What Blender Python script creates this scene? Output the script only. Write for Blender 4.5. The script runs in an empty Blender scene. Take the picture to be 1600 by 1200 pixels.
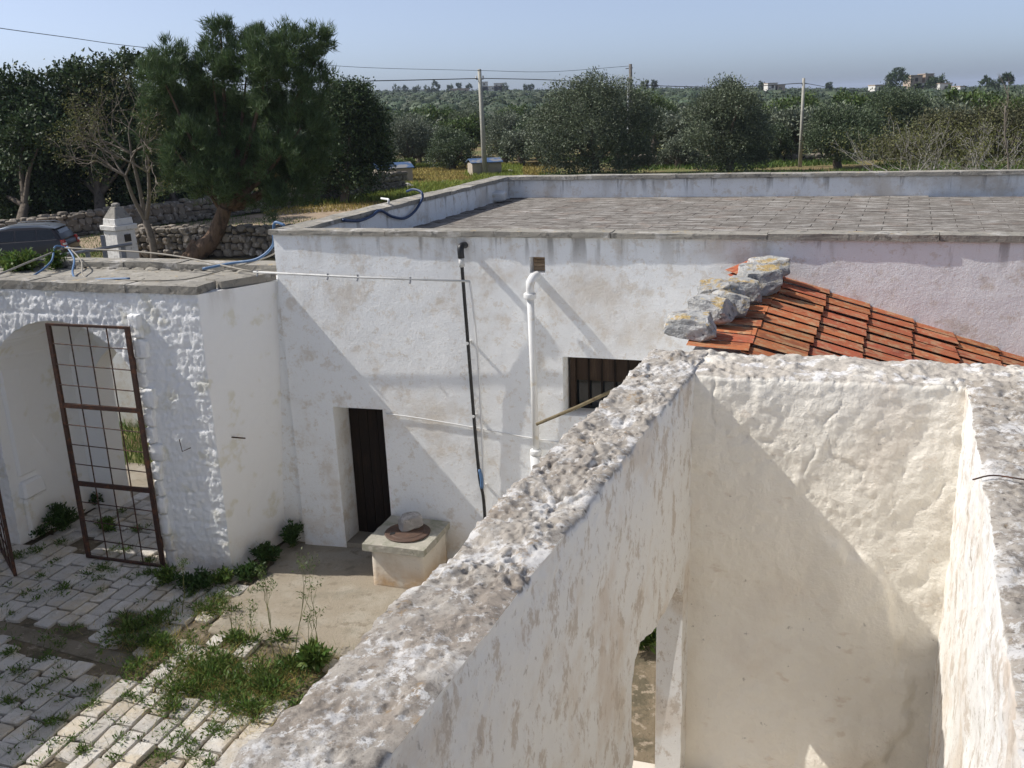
import bpy, bmesh, math, random
import numpy as np
from mathutils import Matrix, Vector
random.seed(7); rng = np.random.default_rng(7)
sc = bpy.context.scene
col = sc.collection

# ------------------------------------------------------------------ camera, sky, sun, exposure
EYE = np.array([0.0, 0.0, 5.6]); FPX = 1500.0; ROLL = 0.0348; PITCH = math.atan(445 / FPX)
cd = bpy.data.cameras.new('camera'); cam = bpy.data.objects.new('camera', cd); col.objects.link(cam); sc.camera = cam
cd.sensor_width = 36.0; cd.lens = 36.0 * FPX / 1600; cd.clip_end = 40000; cd.clip_start = 0.05
_fw = Vector((0, math.cos(PITCH), -math.sin(PITCH))); _dn = Vector((0, -math.sin(PITCH), -math.cos(PITCH)))
_rt = Vector((1, 0, 0)) * math.cos(ROLL) + _dn * math.sin(ROLL)
_dd = -Vector((1, 0, 0)) * math.sin(ROLL) + _dn * math.cos(ROLL)
cam.matrix_world = Matrix(((_rt.x, -_dd.x, -_fw.x, 0), (_rt.y, -_dd.y, -_fw.y, 0), (_rt.z, -_dd.z, -_fw.z, 5.6), (0, 0, 0, 1)))

SUN_AZ = math.radians(98.3)      # the way the light travels, clockwise from +Y
SUN_EL = math.radians(46.0)
w = bpy.data.worlds.new('World'); sc.world = w; w.use_nodes = True
nt = w.node_tree; bg = nt.nodes['Background']
sky = nt.nodes.new('ShaderNodeTexSky'); sky.sky_type = 'NISHITA'; sky.sun_disc = False
sky.sun_elevation = SUN_EL; sky.sun_rotation = SUN_AZ + math.pi
sky.air_density = 0.5; sky.dust_density = 1.45; sky.ozone_density = 8.0; sky.altitude = 50
hsv = nt.nodes.new('ShaderNodeHueSaturation'); hsv.inputs['Saturation'].default_value = 0.62; hsv.inputs["Hue"].default_value = 0.497
nt.links.new(sky.outputs[0], hsv.inputs['Color']); nt.links.new(hsv.outputs[0], bg.inputs[0]); bg.inputs[1].default_value = 0.132
sd = bpy.data.lights.new('sun', 'SUN'); sd.energy = 3.8; sd.angle = math.radians(0.55); sd.color = (1.0, 0.95, 0.88)
so = bpy.data.objects.new('sun', sd); col.objects.link(so)
SDIR = Vector((math.sin(SUN_AZ) * math.cos(SUN_EL), math.cos(SUN_AZ) * math.cos(SUN_EL), -math.sin(SUN_EL)))
so.rotation_euler = SDIR.to_track_quat('-Z', 'Y').to_euler(); so.location = (-40, 5, 60)
vs = sc.view_settings; vs.view_transform = 'Standard'; vs.look = 'None'; vs.gamma = 1; vs.use_curve_mapping = False
vs.exposure = 0.38
sc.cycles.max_bounces = 10; sc.cycles.diffuse_bounces = 7; sc.cycles.transparent_max_bounces = 8
sc.cycles.volume_bounces = 0; sc.cycles.use_denoising = True

# ------------------------------------------------------------------ survey helpers: courtyard frame (a along the long wall, b away from us, z up)
def ray(x, y):
    dx, dy = x - 800, y - 600
    u = dx * math.cos(ROLL) - dy * math.sin(ROLL); v = dx * math.sin(ROLL) + dy * math.cos(ROLL)
    return np.array([u, FPX * math.cos(PITCH) - v * math.sin(PITCH), -FPX * math.sin(PITCH) - v * math.cos(PITCH)])
def onz(x, y, z):
    r = ray(x, y); return EYE + r * ((z - 5.6) / r[2])
def atY(x, y, Y):
    r = ray(x, y); return EYE + r * (Y / r[1])
AZ = math.radians(18)
EA = np.array([math.cos(AZ), -math.sin(AZ), 0]); EB = np.array([math.sin(AZ), math.cos(AZ), 0]); P0 = np.array([-2.25, 11.51, 0])
def F(a, b, z=0.0): return P0 + a * EA + b * EB + np.array([0, 0, z])
def FA(ab):                                   # array of (a,b,z)
    ab = np.asarray(ab, float)
    return P0 + ab[:, :1] * EA + ab[:, 1:2] * EB + np.c_[np.zeros((len(ab), 2)), ab[:, 2]]
def AB(X):
    d = np.asarray(X) - P0; return float(d @ EA), float(d @ EB), float(d[2] if len(d) > 2 else 0)
def onb(x, y, b):
    r = ray(x, y); q = P0 + b * EB; return EYE + r * (((q - EYE) @ EB) / (r @ EB))
def wob(a0, b):  return a0 + 0.079 * b        # foreground walls run 4.5 degrees off the courtyard frame

# ------------------------------------------------------------------ noise
def _h(ix, iy, iz, s):
    with np.errstate(over='ignore'):
        x = (ix.astype(np.int64) * 374761393 + iy.astype(np.int64) * 668265263 + iz.astype(np.int64) * 2147483647 + s * 974634777) & 0xFFFFFFFF
        x = ((x ^ (x >> 13)) * 1274126177) & 0xFFFFFFFF
        x = ((x ^ (x >> 16)) * 2246822519) & 0xFFFFFFFF
    return ((x ^ (x >> 15)) & 0xFFFFFF) / float(0x1000000)
def vnoise(p, s=0):
    i = np.floor(p).astype(np.int64); f = p - i; f = f * f * f * (f * (f * 6 - 15) + 10); r = 0
    for dx in (0, 1):
        for dy in (0, 1):
            for dz in (0, 1):
                wgt = (f[:, 0] if dx else 1 - f[:, 0]) * (f[:, 1] if dy else 1 - f[:, 1]) * (f[:, 2] if dz else 1 - f[:, 2])
                r = r + wgt * _h(i[:, 0] + dx, i[:, 1] + dy, i[:, 2] + dz, s)
    return r * 2 - 1
def fbm(p, scale, octs=4, s=0, gain=0.5):
    r, amp, q = 0, 1.0, np.asarray(p) * scale
    for k in range(octs): r = r + amp * vnoise(q, s + k * 17); amp *= gain; q = q * 2.03 + 5.2
    return r
def voro(p, s=0):
    i = np.floor(p).astype(np.int64); f1 = np.full(len(p), 9.0); f2 = f1.copy(); cid = np.zeros(len(p))
    for dx in (-1, 0, 1):
        for dy in (-1, 0, 1):
            for dz in (-1, 0, 1):
                c = i + (dx, dy, dz)
                q = c + np.stack([_h(c[:, 0], c[:, 1], c[:, 2], s + k) for k in (1, 2, 3)], 1)
                d = np.linalg.norm(q - p, axis=1); h = _h(c[:, 0], c[:, 1], c[:, 2], s + 9)
                nf2 = np.where(d < f1, f1, np.minimum(f2, d)); cid = np.where(d < f1, h, cid)
                f1 = np.minimum(f1, d); f2 = nf2
    return f1, f2, cid

# ------------------------------------------------------------------ materials
def mat(name, base, rough=0.9, layers=(), bumps=(), rand=0.0, island=0.0, spec=0.3, metal=0.0, trans=0.0, hue=0.0):
    m = bpy.data.materials.new(name); m.use_nodes = True; n = m.node_tree.nodes; L = m.node_tree.links
    bs = n['Principled BSDF']; bs.inputs['Roughness'].default_value = rough; bs.inputs['Metallic'].default_value = metal
    bs.inputs['Specular IOR Level'].default_value = spec
    geo = n.new('ShaderNodeNewGeometry')
    def vec(st):
        if not st: return geo.outputs['Position']
        k = n.new('ShaderNodeMapping'); k.inputs['Rotation'].default_value = (0, 0, AZ); L.new(geo.outputs['Position'], k.inputs['Vector'])
        k2 = n.new('ShaderNodeMapping'); k2.inputs['Scale'].default_value = st; L.new(k.outputs[0], k2.inputs['Vector']); return k2.outputs[0]
    rgb = n.new('ShaderNodeRGB'); rgb.outputs[0].default_value = (*base, 1); cur = rgb.outputs[0]
    for ly in layers:
        sc_, lo, hi, c = ly[:4]; o = ly[4] if len(ly) > 4 else {}
        if o.get('voro'):
            t = n.new('ShaderNodeTexVoronoi'); t.inputs['Scale'].default_value = sc_; fac = t.outputs[0]
            if o.get('edge'): t.feature = 'DISTANCE_TO_EDGE'; fac = t.outputs['Distance']
        else:
            t = n.new('ShaderNodeTexNoise'); t.inputs['Scale'].default_value = sc_
            t.inputs['Detail'].default_value = o.get('det', 6); t.inputs['Roughness'].default_value = o.get('r', 0.62); fac = t.outputs[0]
            t.inputs['Distortion'].default_value = o.get('dist', 0.0)
        L.new(vec(o.get('st')), t.inputs['Vector'])
        mr = n.new('ShaderNodeMapRange'); mr.interpolation_type = 'SMOOTHSTEP'; mr.inputs['From Min'].default_value = lo; mr.inputs['From Max'].default_value = hi
        mr.inputs['To Max'].default_value = o.get('amt', 1.0)
        L.new(fac, mr.inputs['Value']); f = mr.outputs[0]
        if 'z' in o:                                             # stays where it is on the wall: splash zone, drip zone, weathered top
            sp = n.new('ShaderNodeSeparateXYZ'); L.new(geo.outputs['Position'], sp.inputs[0])
            m2 = n.new('ShaderNodeMapRange'); m2.interpolation_type = 'SMOOTHSTEP'; m2.inputs['From Min'].default_value = o['z'][0]; m2.inputs['From Max'].default_value = o['z'][1]
            L.new(sp.outputs[2], m2.inputs['Value']); mm = n.new('ShaderNodeMath'); mm.operation = 'MULTIPLY'; L.new(f, mm.inputs[0]); L.new(m2.outputs[0], mm.inputs[1]); f = mm.outputs[0]
        if 'up' in o:
            sp = n.new('ShaderNodeSeparateXYZ'); L.new(geo.outputs['Normal'], sp.inputs[0])
            m2 = n.new('ShaderNodeMapRange'); m2.interpolation_type = 'SMOOTHSTEP'; m2.inputs['From Min'].default_value = o['up'][0]; m2.inputs['From Max'].default_value = o['up'][1]
            L.new(sp.outputs[2], m2.inputs['Value']); mm = n.new('ShaderNodeMath'); mm.operation = 'MULTIPLY'; L.new(f, mm.inputs[0]); L.new(m2.outputs[0], mm.inputs[1]); f = mm.outputs[0]
        mx = n.new('ShaderNodeMix'); mx.data_type = 'RGBA'; L.new(f, mx.inputs[0]); L.new(cur, mx.inputs[6]); mx.inputs[7].default_value = (*c, 1); cur = mx.outputs[2]
    for amt, src in ((rand, 'o'), (island, 'i')):
        if not amt: continue
        if src == 'o': s_ = n.new('ShaderNodeObjectInfo').outputs['Random']
        else: s_ = geo.outputs['Random Per Island']
        hs = n.new('ShaderNodeHueSaturation')
        mr = n.new('ShaderNodeMapRange'); mr.inputs['To Min'].default_value = 1 - amt; mr.inputs['To Max'].default_value = 1 + amt; L.new(s_, mr.inputs['Value']); L.new(mr.outputs[0], hs.inputs['Value'])
        if hue:
            mh = n.new('ShaderNodeMapRange'); mh.inputs['To Min'].default_value = 0.5 - hue; mh.inputs['To Max'].default_value = 0.5 + hue
            wn = n.new('ShaderNodeTexWhiteNoise'); wn.noise_dimensions = '1D'; L.new(s_, wn.inputs['W']); L.new(wn.outputs[0], mh.inputs['Value']); L.new(mh.outputs[0], hs.inputs['Hue'])
        L.new(cur, hs.inputs['Color']); cur = hs.outputs[0]
    L.new(cur, bs.inputs['Base Color'])
    prev = None
    for b in bumps:
        sc_, dist_ = b[0], b[1]; o = b[2] if len(b) > 2 else {}
        if o.get('voro'): t = n.new('ShaderNodeTexVoronoi'); t.inputs['Scale'].default_value = sc_; fo = t.outputs[0]
        else:
            t = n.new('ShaderNodeTexNoise'); t.inputs['Scale'].default_value = sc_; t.inputs['Detail'].default_value = o.get('det', 5); t.inputs['Roughness'].default_value = o.get('r', 0.6); fo = t.outputs[0]
        L.new(vec(o.get('st')), t.inputs['Vector'])
        bp = n.new('ShaderNodeBump'); bp.inputs['Strength'].default_value = 1.0; bp.inputs['Distance'].default_value = dist_
        L.new(fo, bp.inputs['Height'])
        if prev: L.new(prev, bp.inputs['Normal'])
        prev = bp.outputs[0]
    if prev: L.new(prev, bs.inputs['Normal'])
    if trans:
        tr = n.new('ShaderNodeBsdfTranslucent'); L.new(cur, tr.inputs[0]); ms = n.new('ShaderNodeMixShader'); ms.inputs[0].default_value = trans
        L.new(bs.outputs[0], ms.inputs[1]); L.new(tr.outputs[0], ms.inputs[2]); L.new(ms.outputs[0], n['Material Output'].inputs[0])
    return m

WHITE = (0.815, 0.825, 0.82)
M = {}
M['wall'] = mat('limewash', WHITE, 0.92, [
    (.8, .50, .68, (.655, .61, .545), {'det': 9}), (3.2, .54, .66, (.67, .63, .57), {'det': 9, 'r': .7}), (7, .555, .595, (.62, .56, .475), {'det': 11, 'r': .78, 'amt': .55}), (26, .585, .625, (.60, .54, .46), {'det': 9, 'r': .78, 'amt': .6}),
    (3.0, .52, .66, (.45, .42, .37), {'st': (1, 1, .16), 'amt': .55, 'z': (3.6, 4.15)}),
    (5.0, .555, .64, (.20, .185, .17), {'st': (1, 1, .10), 'det': 7, 'amt': .65, 'z': (3.72, 4.14)}),
    (2.0, .3, .7, (.60, .49, .35), {'amt': .85, 'z': (.75, .0)}), (60, .68, .74, (.30, .28, .25), {'amt': .5})],
    [(5, .006), (26, .007, {'det': 9, 'r': .72}), (90, .003, {'det': 6})])
M['gatewall'] = mat('rough_limewash', (.82, .825, .82), 0.92, [
    (3.0, .55, .66, (.66, .63, .50), {'amt': .6}), (2.2, .52, .68, (.50, .46, .40), {'st': (1, 1, .2), 'amt': .5, 'z': (3.15, 3.6)}),
    (2.0, .3, .7, (.58, .46, .32), {'amt': .6, 'z': (.6, .0)}), (70, .68, .74, (.32, .3, .27), {'amt': .5})],
    [(16, .008, {'det': 8, 'r': .7}), (60, .006, {'det': 6}), (190, .002)])
M['frontwall'] = mat('flaking_limewash', (.80, .785, .745), 0.93, [
    (1.5, .50, .66, (.70, .635, .55), {'det': 8}), (6.0, .52, .59, (.50, .42, .335), {'st': (1, 1, .6), 'det': 11, 'r': .76, 'amt': .7}),
    (18, .58, .625, (.40, .345, .29), {'st': (1, 1, .6), 'det': 10, 'r': .76, 'amt': .65}),
    (0.9, .56, .7, (.62, .52, .42), {'amt': .6}),
    (2.5, .25, .5, (.36, .325, .28), {'up': (.42, .72), 'det': 8, 'amt': .95}), (1.3, .50, .62, (.28, .235, .19), {'up': (.42, .72), 'det': 9, 'amt': .7}), (9, .51, .60, (.20, .175, .15), {'up': (.42, .72), 'det': 9, 'r': .75, 'amt': .8}),
    (3.4, .525, .585, (.64, .63, .615), {'up': (.3, .6), 'det': 11, 'r': .76, 'amt': .85}), (4.5, .58, .64, (.40, .27, .13), {'up': (.5, .8), 'det': 9, 'r': .75, 'amt': .45}), (13, .555, .60, (.66, .655, .64), {'up': (.35, .6), 'det': 10, 'r': .76, 'amt': .8}), (26, .60, .66, (.10, .095, .09), {'up': (.42, .72), 'det': 8, 'r': .75, 'amt': .7}), (17, .22, .08, (.10, .09, .08), {'voro': 1, 'up': (.42, .72), 'amt': .75}),
    (34, .58, .63, (.54, .52, .49), {'up': (.42, .72), 'det': 8, 'r': .78, 'amt': .6}), (75, .57, .63, (.16, .14, .12), {'up': (.42, .72), 'det': 6, 'r': .75, 'amt': .6})],
    [(8, .007), (24, .010, {'det': 10, 'r': .74}), (80, .005, {'det': 8, 'r': .74}), (240, .0015)])
M['backroom'] = mat('room_plaster', (.85, .81, .72), 0.93, [
    (1.2, .50, .68, (.79, .73, .635), {'det': 8}), (4.0, .60, .68, (.62, .51, .40), {'det': 9, 'st': (1, 1, 1.8), 'amt': .45}), (2.2, .495, .505, (.70, .64, .56), {'det': 3, 'amt': .12}),
    (14, .66, .72, (.30, .27, .24), {'amt': .6}),
    (2.5, .25, .5, (.38, .345, .30), {'up': (.42, .72), 'det': 8, 'amt': .9}), (7, .52, .62, (.25, .225, .20), {'up': (.42, .72), 'det': 9, 'r': .75, 'amt': .8}),
    (4.2, .52, .60, (.68, .67, .66), {'up': (.35, .6), 'det': 9, 'r': .72, 'amt': .85}), (26, .62, .68, (.12, .11, .1), {'up': (.42, .72), 'det': 8, 'r': .75, 'amt': .8})],
    [(3, .022), (10, .014), (34, .007), (120, .002)])
M['coping'] = mat('weathered_limestone', (.30, .28, .24), 0.95, [
    (5, .48, .62, (.25, .235, .205), {'det': 8}), (3.5, .56, .64, (.44, .42, .385), {'det': 8}), (9, .56, .64, (.10, .095, .085), {'det': 8, 'amt': .7}), (7, .60, .66, (.42, .30, .13), {'amt': .6, 'up': (.5, .9)}), (20, .62, .7, (.12, .115, .11), {'amt': .7})],
    [(18, .012), (70, .005)], rand=.10)
M['roofslab'] = mat('roof_limestone', (.17, .152, .13), 0.95, [
    (1.6, .52, .66, (.25, .18, .14), {'det': 8, 'amt': .6}), (3.2, .47, .60, (.115, .10, .085), {'det': 9, 'r': .74, 'st': (.55, 2.2, 1)}), (4.5, .50, .58, (.36, .34, .31), {'det': 9, 'r': .75, 'st': (.45, 2.4, 1)}), (12, .58, .66, (.40, .385, .36), {'det': 7, 'st': (.5, 2, 1), 'amt': .7}), (30, .60, .68, (.11, .10, .095), {'amt': .7})],
    [(20, .008), (80, .004)], rand=.07)
M['paving'] = mat('paving_limestone', (.51, .48, .435), 0.9, [
    (2.0, .47, .62, (.50, .42, .30), {'amt': .7, 'det': 8}), (5, .53, .64, (.40, .36, .30), {'det': 9, 'r': .7, 'amt': .75}), (13, .53, .64, (.60, .575, .53), {'amt': .75, 'det': 8}), (26, .57, .65, (.26, .23, .19), {'amt': .7, 'det': 8, 'r': .72}), (60, .62, .68, (.12, .11, .09), {'amt': .8})],
    [(12, .016), (45, .009, {'det': 8, 'r': .7}), (150, .003)], rand=.16)
M['soil'] = mat('courtyard_soil', (.17, .135, .09), 0.97, [(3, .45, .6, (.10, .085, .055)), (9, .55, .65, (.28, .23, .17)), (40, .6, .7, (.06, .06, .03))], [(25, .02), (90, .008)])
M['concrete'] = mat('old_concrete', (.29, .25, .19), 0.93, [(2.0, .45, .65, (.34, .305, .245)), (6, .55, .66, (.23, .195, .145)), (2.2, .54, .68, (.18, .165, .125), {'amt': .5}), (40, .55, .68, (.20, .175, .14), {'amt': .7}), (90, .60, .70, (.42, .38, .32), {'amt': .6})],
    [(55, .006), (18, .007, {'st': (6, 1, 1)}), (150, .003)])
M['ground'] = mat('dry_field', (.20, .155, .075), 0.97, [(.12, .42, .60, (.13, .16, .045)), (.9, .5, .62, (.16, .11, .055)), (.03, .5, .65, (.07, .09, .03)), (6, .55, .7, (.26, .20, .10))], [(5, .05), (25, .02)])
M['terracotta'] = mat('terracotta', (.42, .128, .056), 0.9, [(4, .48, .64, (.29, .085, .042)), (9, .50, .62, (.44, .24, .13), {'det': 8}), (7, .54, .66, (.38, .21, .115), {'st': (.5, 2, 1)}), (18, .62, .70, (.16, .07, .045), {'amt': .8}), (11, .64, .7, (.42, .32, .18), {'amt': .6})],
    [(30, .004), (120, .0015)], rand=.16, hue=.008)
M['roofstone'] = mat('lichened_stone', (.35, .35, .34), 0.95, [(5, .5, .62, (.48, .47, .45), {'det': 8}), (9, .55, .62, (.20, .20, .20), {'det': 8}), (6, .50, .58, (.40, .27, .085), {'up': (.25, .7), 'amt': .85, 'det': 10, 'r': .74}), (11, .57, .63, (.50, .40, .20), {'up': (.2, .7), 'amt': .7, 'det': 9, 'r': .7}), (16, .56, .62, (.50, .47, .40), {'amt': .6, 'det': 8}), (28, .6, .68, (.10, .10, .10))],
    [(20, .02), (70, .008)], rand=.1)
M['drystone'] = mat('drystone_limestone', (.225, .195, .158), 0.95, [(2.5, .5, .62, (.24, .21, .175), {'det': 8}), (5, .55, .66, (.45, .41, .36), {'det': 7}), (11, .62, .7, (.14, .13, .11)), (3, .62, .7, (.30, .18, .10), {'amt': .5})], [(12, .03), (50, .01)], rand=.22)
M['dark'] = mat('dark_fill', (.06, .052, .042), 0.98, [(4, .5, .7, (.1, .085, .06))])
M['rust'] = mat('rusty_iron', (.050, .026, .019), 0.75, [(14, .5, .64, (.10, .042, .022)), (40, .58, .68, (.02, .014, .012))], [(60, .002)], spec=.4)
M['iron'] = mat('iron_lid', (.085, .052, .038), 0.7, [(12, .5, .65, (.13, .072, .045)), (50, .58, .7, (.04, .028, .022))], [(50, .003)], spec=.4)
M['zinc'] = mat('galvanised_steel', (.24, .25, .27), 0.55, [(9, .5, .7, (.17, .18, .19))], spec=.5, metal=.5)
M['blackplastic'] = mat('black_plastic', (.012, .012, .013), 0.45, [(25, .55, .7, (.035, .035, .035))], spec=.5)
M['whitepvc'] = mat('whitewashed_pipe', (.68, .68, .665), 0.7, [(6, .58, .68, (.60, .56, .48)), (30, .63, .7, (.40, .37, .33), {'amt': .6})], [(20, .004)])
M['greypvc'] = mat('grey_conduit', (.55, .55, .53), 0.6, [(5, .5, .7, (.42, .42, .41))])
M['beigecable'] = mat('pale_conduit', (.30, .275, .23), 0.7, [(5, .5, .7, (.30, .28, .24))])
M['hose'] = mat('blue_hose', (.075, .155, .29), 0.5, [(9, .5, .7, (.14, .23, .36))], spec=.5)
M['hose_dark'] = mat('dark_blue_hose', (.012, .035, .10), 0.5, [(9, .5, .7, (.02, .05, .13))], spec=.5)
M['bluepaint'] = mat('blue_sheeting', (.055, .105, .21), 0.6, [(1.2, .48, .6, (.22, .22, .22))], spec=.4)
M['shed'] = mat('shed_render', (.42, .36, .28), 0.95, [(1.2, .5, .66, (.33, .29, .23))], [(8, .02)])
M['darkwood'] = mat('dark_timber', (.012, .008, .006), 0.8, [(8, .5, .65, (.022, .013, .008), {'st': (4, 4, .4)})], [(30, .003, {'st': (4, 4, .3)})], rand=.3)
M['brownwood'] = mat('brown_shutter', (.040, .026, .018), 0.75, [(8, .5, .65, (.06, .04, .026), {'st': (4, 4, .4)})], [(30, .003, {'st': (4, 4, .3)})], rand=.25)
M['stick'] = mat('weathered_stick', (.20, .165, .10), 0.85, [(20, .5, .65, (.13, .10, .06))], [(60, .003)])
M['darkglass'] = mat('dark_glass', (.012, .016, .02), 0.12, spec=.6)
M['brick'] = mat('tufa_brick', (.36, .26, .17), 0.95, [(20, .5, .66, (.27, .19, .125))], [(40, .006)], rand=.2)
M['carpaint'] = mat('grey_car_paint', (.20, .225, .26), 0.28, spec=.6, metal=.5)
M['cardark'] = mat('dark_car_paint', (.018, .016, .020), 0.3, spec=.6)
M['carglass'] = mat('car_window', (.008, .010, .011), 0.06, spec=.8)
M['tyre'] = mat('tyre_rubber', (.02, .02, .02), 0.85)
M['redlens'] = mat('red_lens', (.50, .018, .014), 0.2, spec=.6)
M['whitelens'] = mat('white_lens', (.72, .66, .60), 0.2, spec=.6)
M['poleconcrete'] = mat('pole_concrete', (.40, .385, .33), 0.9, [(2, .5, .66, (.32, .31, .27))], [(20, .004)])
M['wood_pole'] = mat('grey_wood_pole', (.17, .155, .14), 0.9, [(2, .5, .66, (.12, .11, .1))])
M['cable'] = mat('black_cable', (.02, .02, .022), 0.6)
M['bark'] = mat('bark', (.14, .115, .09), 0.95, [(6, .5, .65, (.075, .06, .05), {'st': (1, 1, .3)})], [(9, .05, {'st': (1, 1, .25)})])
M['pinebark'] = mat('pine_bark', (.17, .115, .08), 0.95, [(5, .48, .62, (.085, .06, .045), {'st': (1, 1, .35)}), (8, .6, .7, (.24, .17, .12))], [(6, .12, {'st': (1, 1, .35)}), (30, .02)])
M['palebark'] = mat('pale_fig_bark', (.33, .31, .28), 0.9, [(4, .5, .65, (.26, .245, .22))])
M['twig'] = mat('almond_twig', (.20, .17, .14), 0.9, [(4, .5, .65, (.13, .11, .09))])
M['pine'] = mat('pine_needles', (.086, .132, .052), 0.65, island=.38, hue=.02, trans=.18, spec=.35)
M['carob'] = mat('dark_evergreen_leaves', (.052, .080, .031), 0.55, island=.5, hue=.02, trans=.12, spec=.25)
M['olive'] = mat('olive_leaves', (.122, .148, .088), 0.55, island=.45, hue=.015, trans=.15, spec=.4)
M['olive2'] = mat('silver_olive_leaves', (.145, .168, .115), 0.55, island=.42, hue=.015, trans=.15, spec=.4)
M['olive3'] = mat('dull_olive_leaves', (.084, .114, .056), 0.55, island=.42, hue=.015, trans=.15, spec=.4)
M['poplar'] = mat('fresh_leaves', (.085, .125, .034), 0.55, island=.4, hue=.02, trans=.25, spec=.35)
M['scrub'] = mat('scrub_leaves', (.105, .105, .052), 0.6, island=.45, hue=.02, trans=.2)
M['almondleaf'] = mat('young_leaves', (.13, .135, .045), 0.55, island=.4, hue=.02, trans=.25)
M['farleaf'] = mat('far_olive_leaves', (.050, .070, .036), 0.6, island=.4, hue=.02)
M['weed'] = mat('weed_leaves', (.095, .15, .032), 0.6, island=.45, hue=.03, trans=.25)
M['weed_dark'] = mat('dark_weed_leaves', (.045, .085, .022), 0.6, island=.4, hue=.02, trans=.2)
M['drygrass'] = mat('dry_grass', (.36, .29, .095), 0.8, island=.4, hue=.02, trans=.2)
M['fieldgrass'] = mat('field_grass', (.23, .275, .055), 0.7, island=.4, hue=.03, trans=.25)
M['stem'] = mat('plant_stem', (.11, .115, .045), 0.8)
M['sea'] = mat('sea_water', (.03, .07, .11), 0.25, spec=.5)
M['housewhite'] = mat('house_render', (.62, .60, .55), 0.9)
M['houseochre'] = mat('ochre_render', (.40, .32, .25), 0.9)
M['dirtlane'] = mat('lane_dirt', (.34, .26, .18), 0.96, [(1.5, .5, .66, (.26, .19, .13)), (9, .58, .7, (.42, .35, .27))], [(12, .03)])
M['pebble'] = mat('rubble_limestone', (.40, .37, .33), 0.95, [(3, .5, .64, (.30, .28, .25))], [(20, .02)], rand=.2)

# ------------------------------------------------------------------ mesh + object helpers
WM = {}
def wm_of(o): return WM.get(o.name, Matrix.Identity(4))
def put(name, me, m=None, parent=None, loc=(0, 0, 0), rot=None, scale=None, smooth=None, label=None, cat=None, group=None, kind=None):
    o = bpy.data.objects.new(name, me)
    if me is not None and m is not None and not me.materials: me.materials.append(M[m] if isinstance(m, str) else m)
    if smooth is not None and me is not None: me.shade_smooth() if smooth else me.shade_flat()
    mw = Matrix.Translation(Vector(loc))
    if rot is not None: mw = mw @ (rot.to_4x4() if isinstance(rot, Matrix) else Matrix.Rotation(rot, 4, 'Z'))
    if scale is not None: mw = mw @ Matrix.Diagonal((*scale, 1))
    col.objects.link(o)
    if parent is not None:
        o.parent = parent; o.matrix_parent_inverse = wm_of(parent).inverted()
    o.matrix_basis = mw; WM[o.name] = mw
    tag(o, label, cat, group, kind); return o
def tag(o, label=None, cat=None, group=None, kind=None):
    if label: o['label'] = label
    if cat: o['category'] = cat
    if group: o['group'] = group
    if kind: o['kind'] = kind
def thing(name, loc, label, cat, group=None): return put(name, None, loc=loc, label=label, cat=cat, group=group)
def copy_tree(root, loc, rotz=0, s=1.0, label=None, group=None):
    c = root.copy(); col.objects.link(c); c.matrix_basis = Matrix.Translation(Vector(loc)) @ Matrix.Rotation(rotz, 4, 'Z') @ Matrix.Scale(s, 4)
    if label: c['label'] = label
    if group: c['group'] = group
    for ch in root.children:
        k = ch.copy(); col.objects.link(k); k.parent = c
    return c
def npmesh(name, v, f):
    """v (N,3), f (K,3|4) int"""
    me = bpy.data.meshes.new(name); v = np.ascontiguousarray(v, np.float32); f = np.ascontiguousarray(f, np.int32); k = f.shape[1]
    me.vertices.add(len(v)); me.vertices.foreach_set('co', v.ravel()); me.loops.add(f.size); me.loops.foreach_set('vertex_index', f.ravel())
    me.polygons.add(len(f)); me.polygons.foreach_set('loop_start', np.arange(0, f.size, k, dtype=np.int32))
    me.update(calc_edges=True); me.validate(); return me
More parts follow.
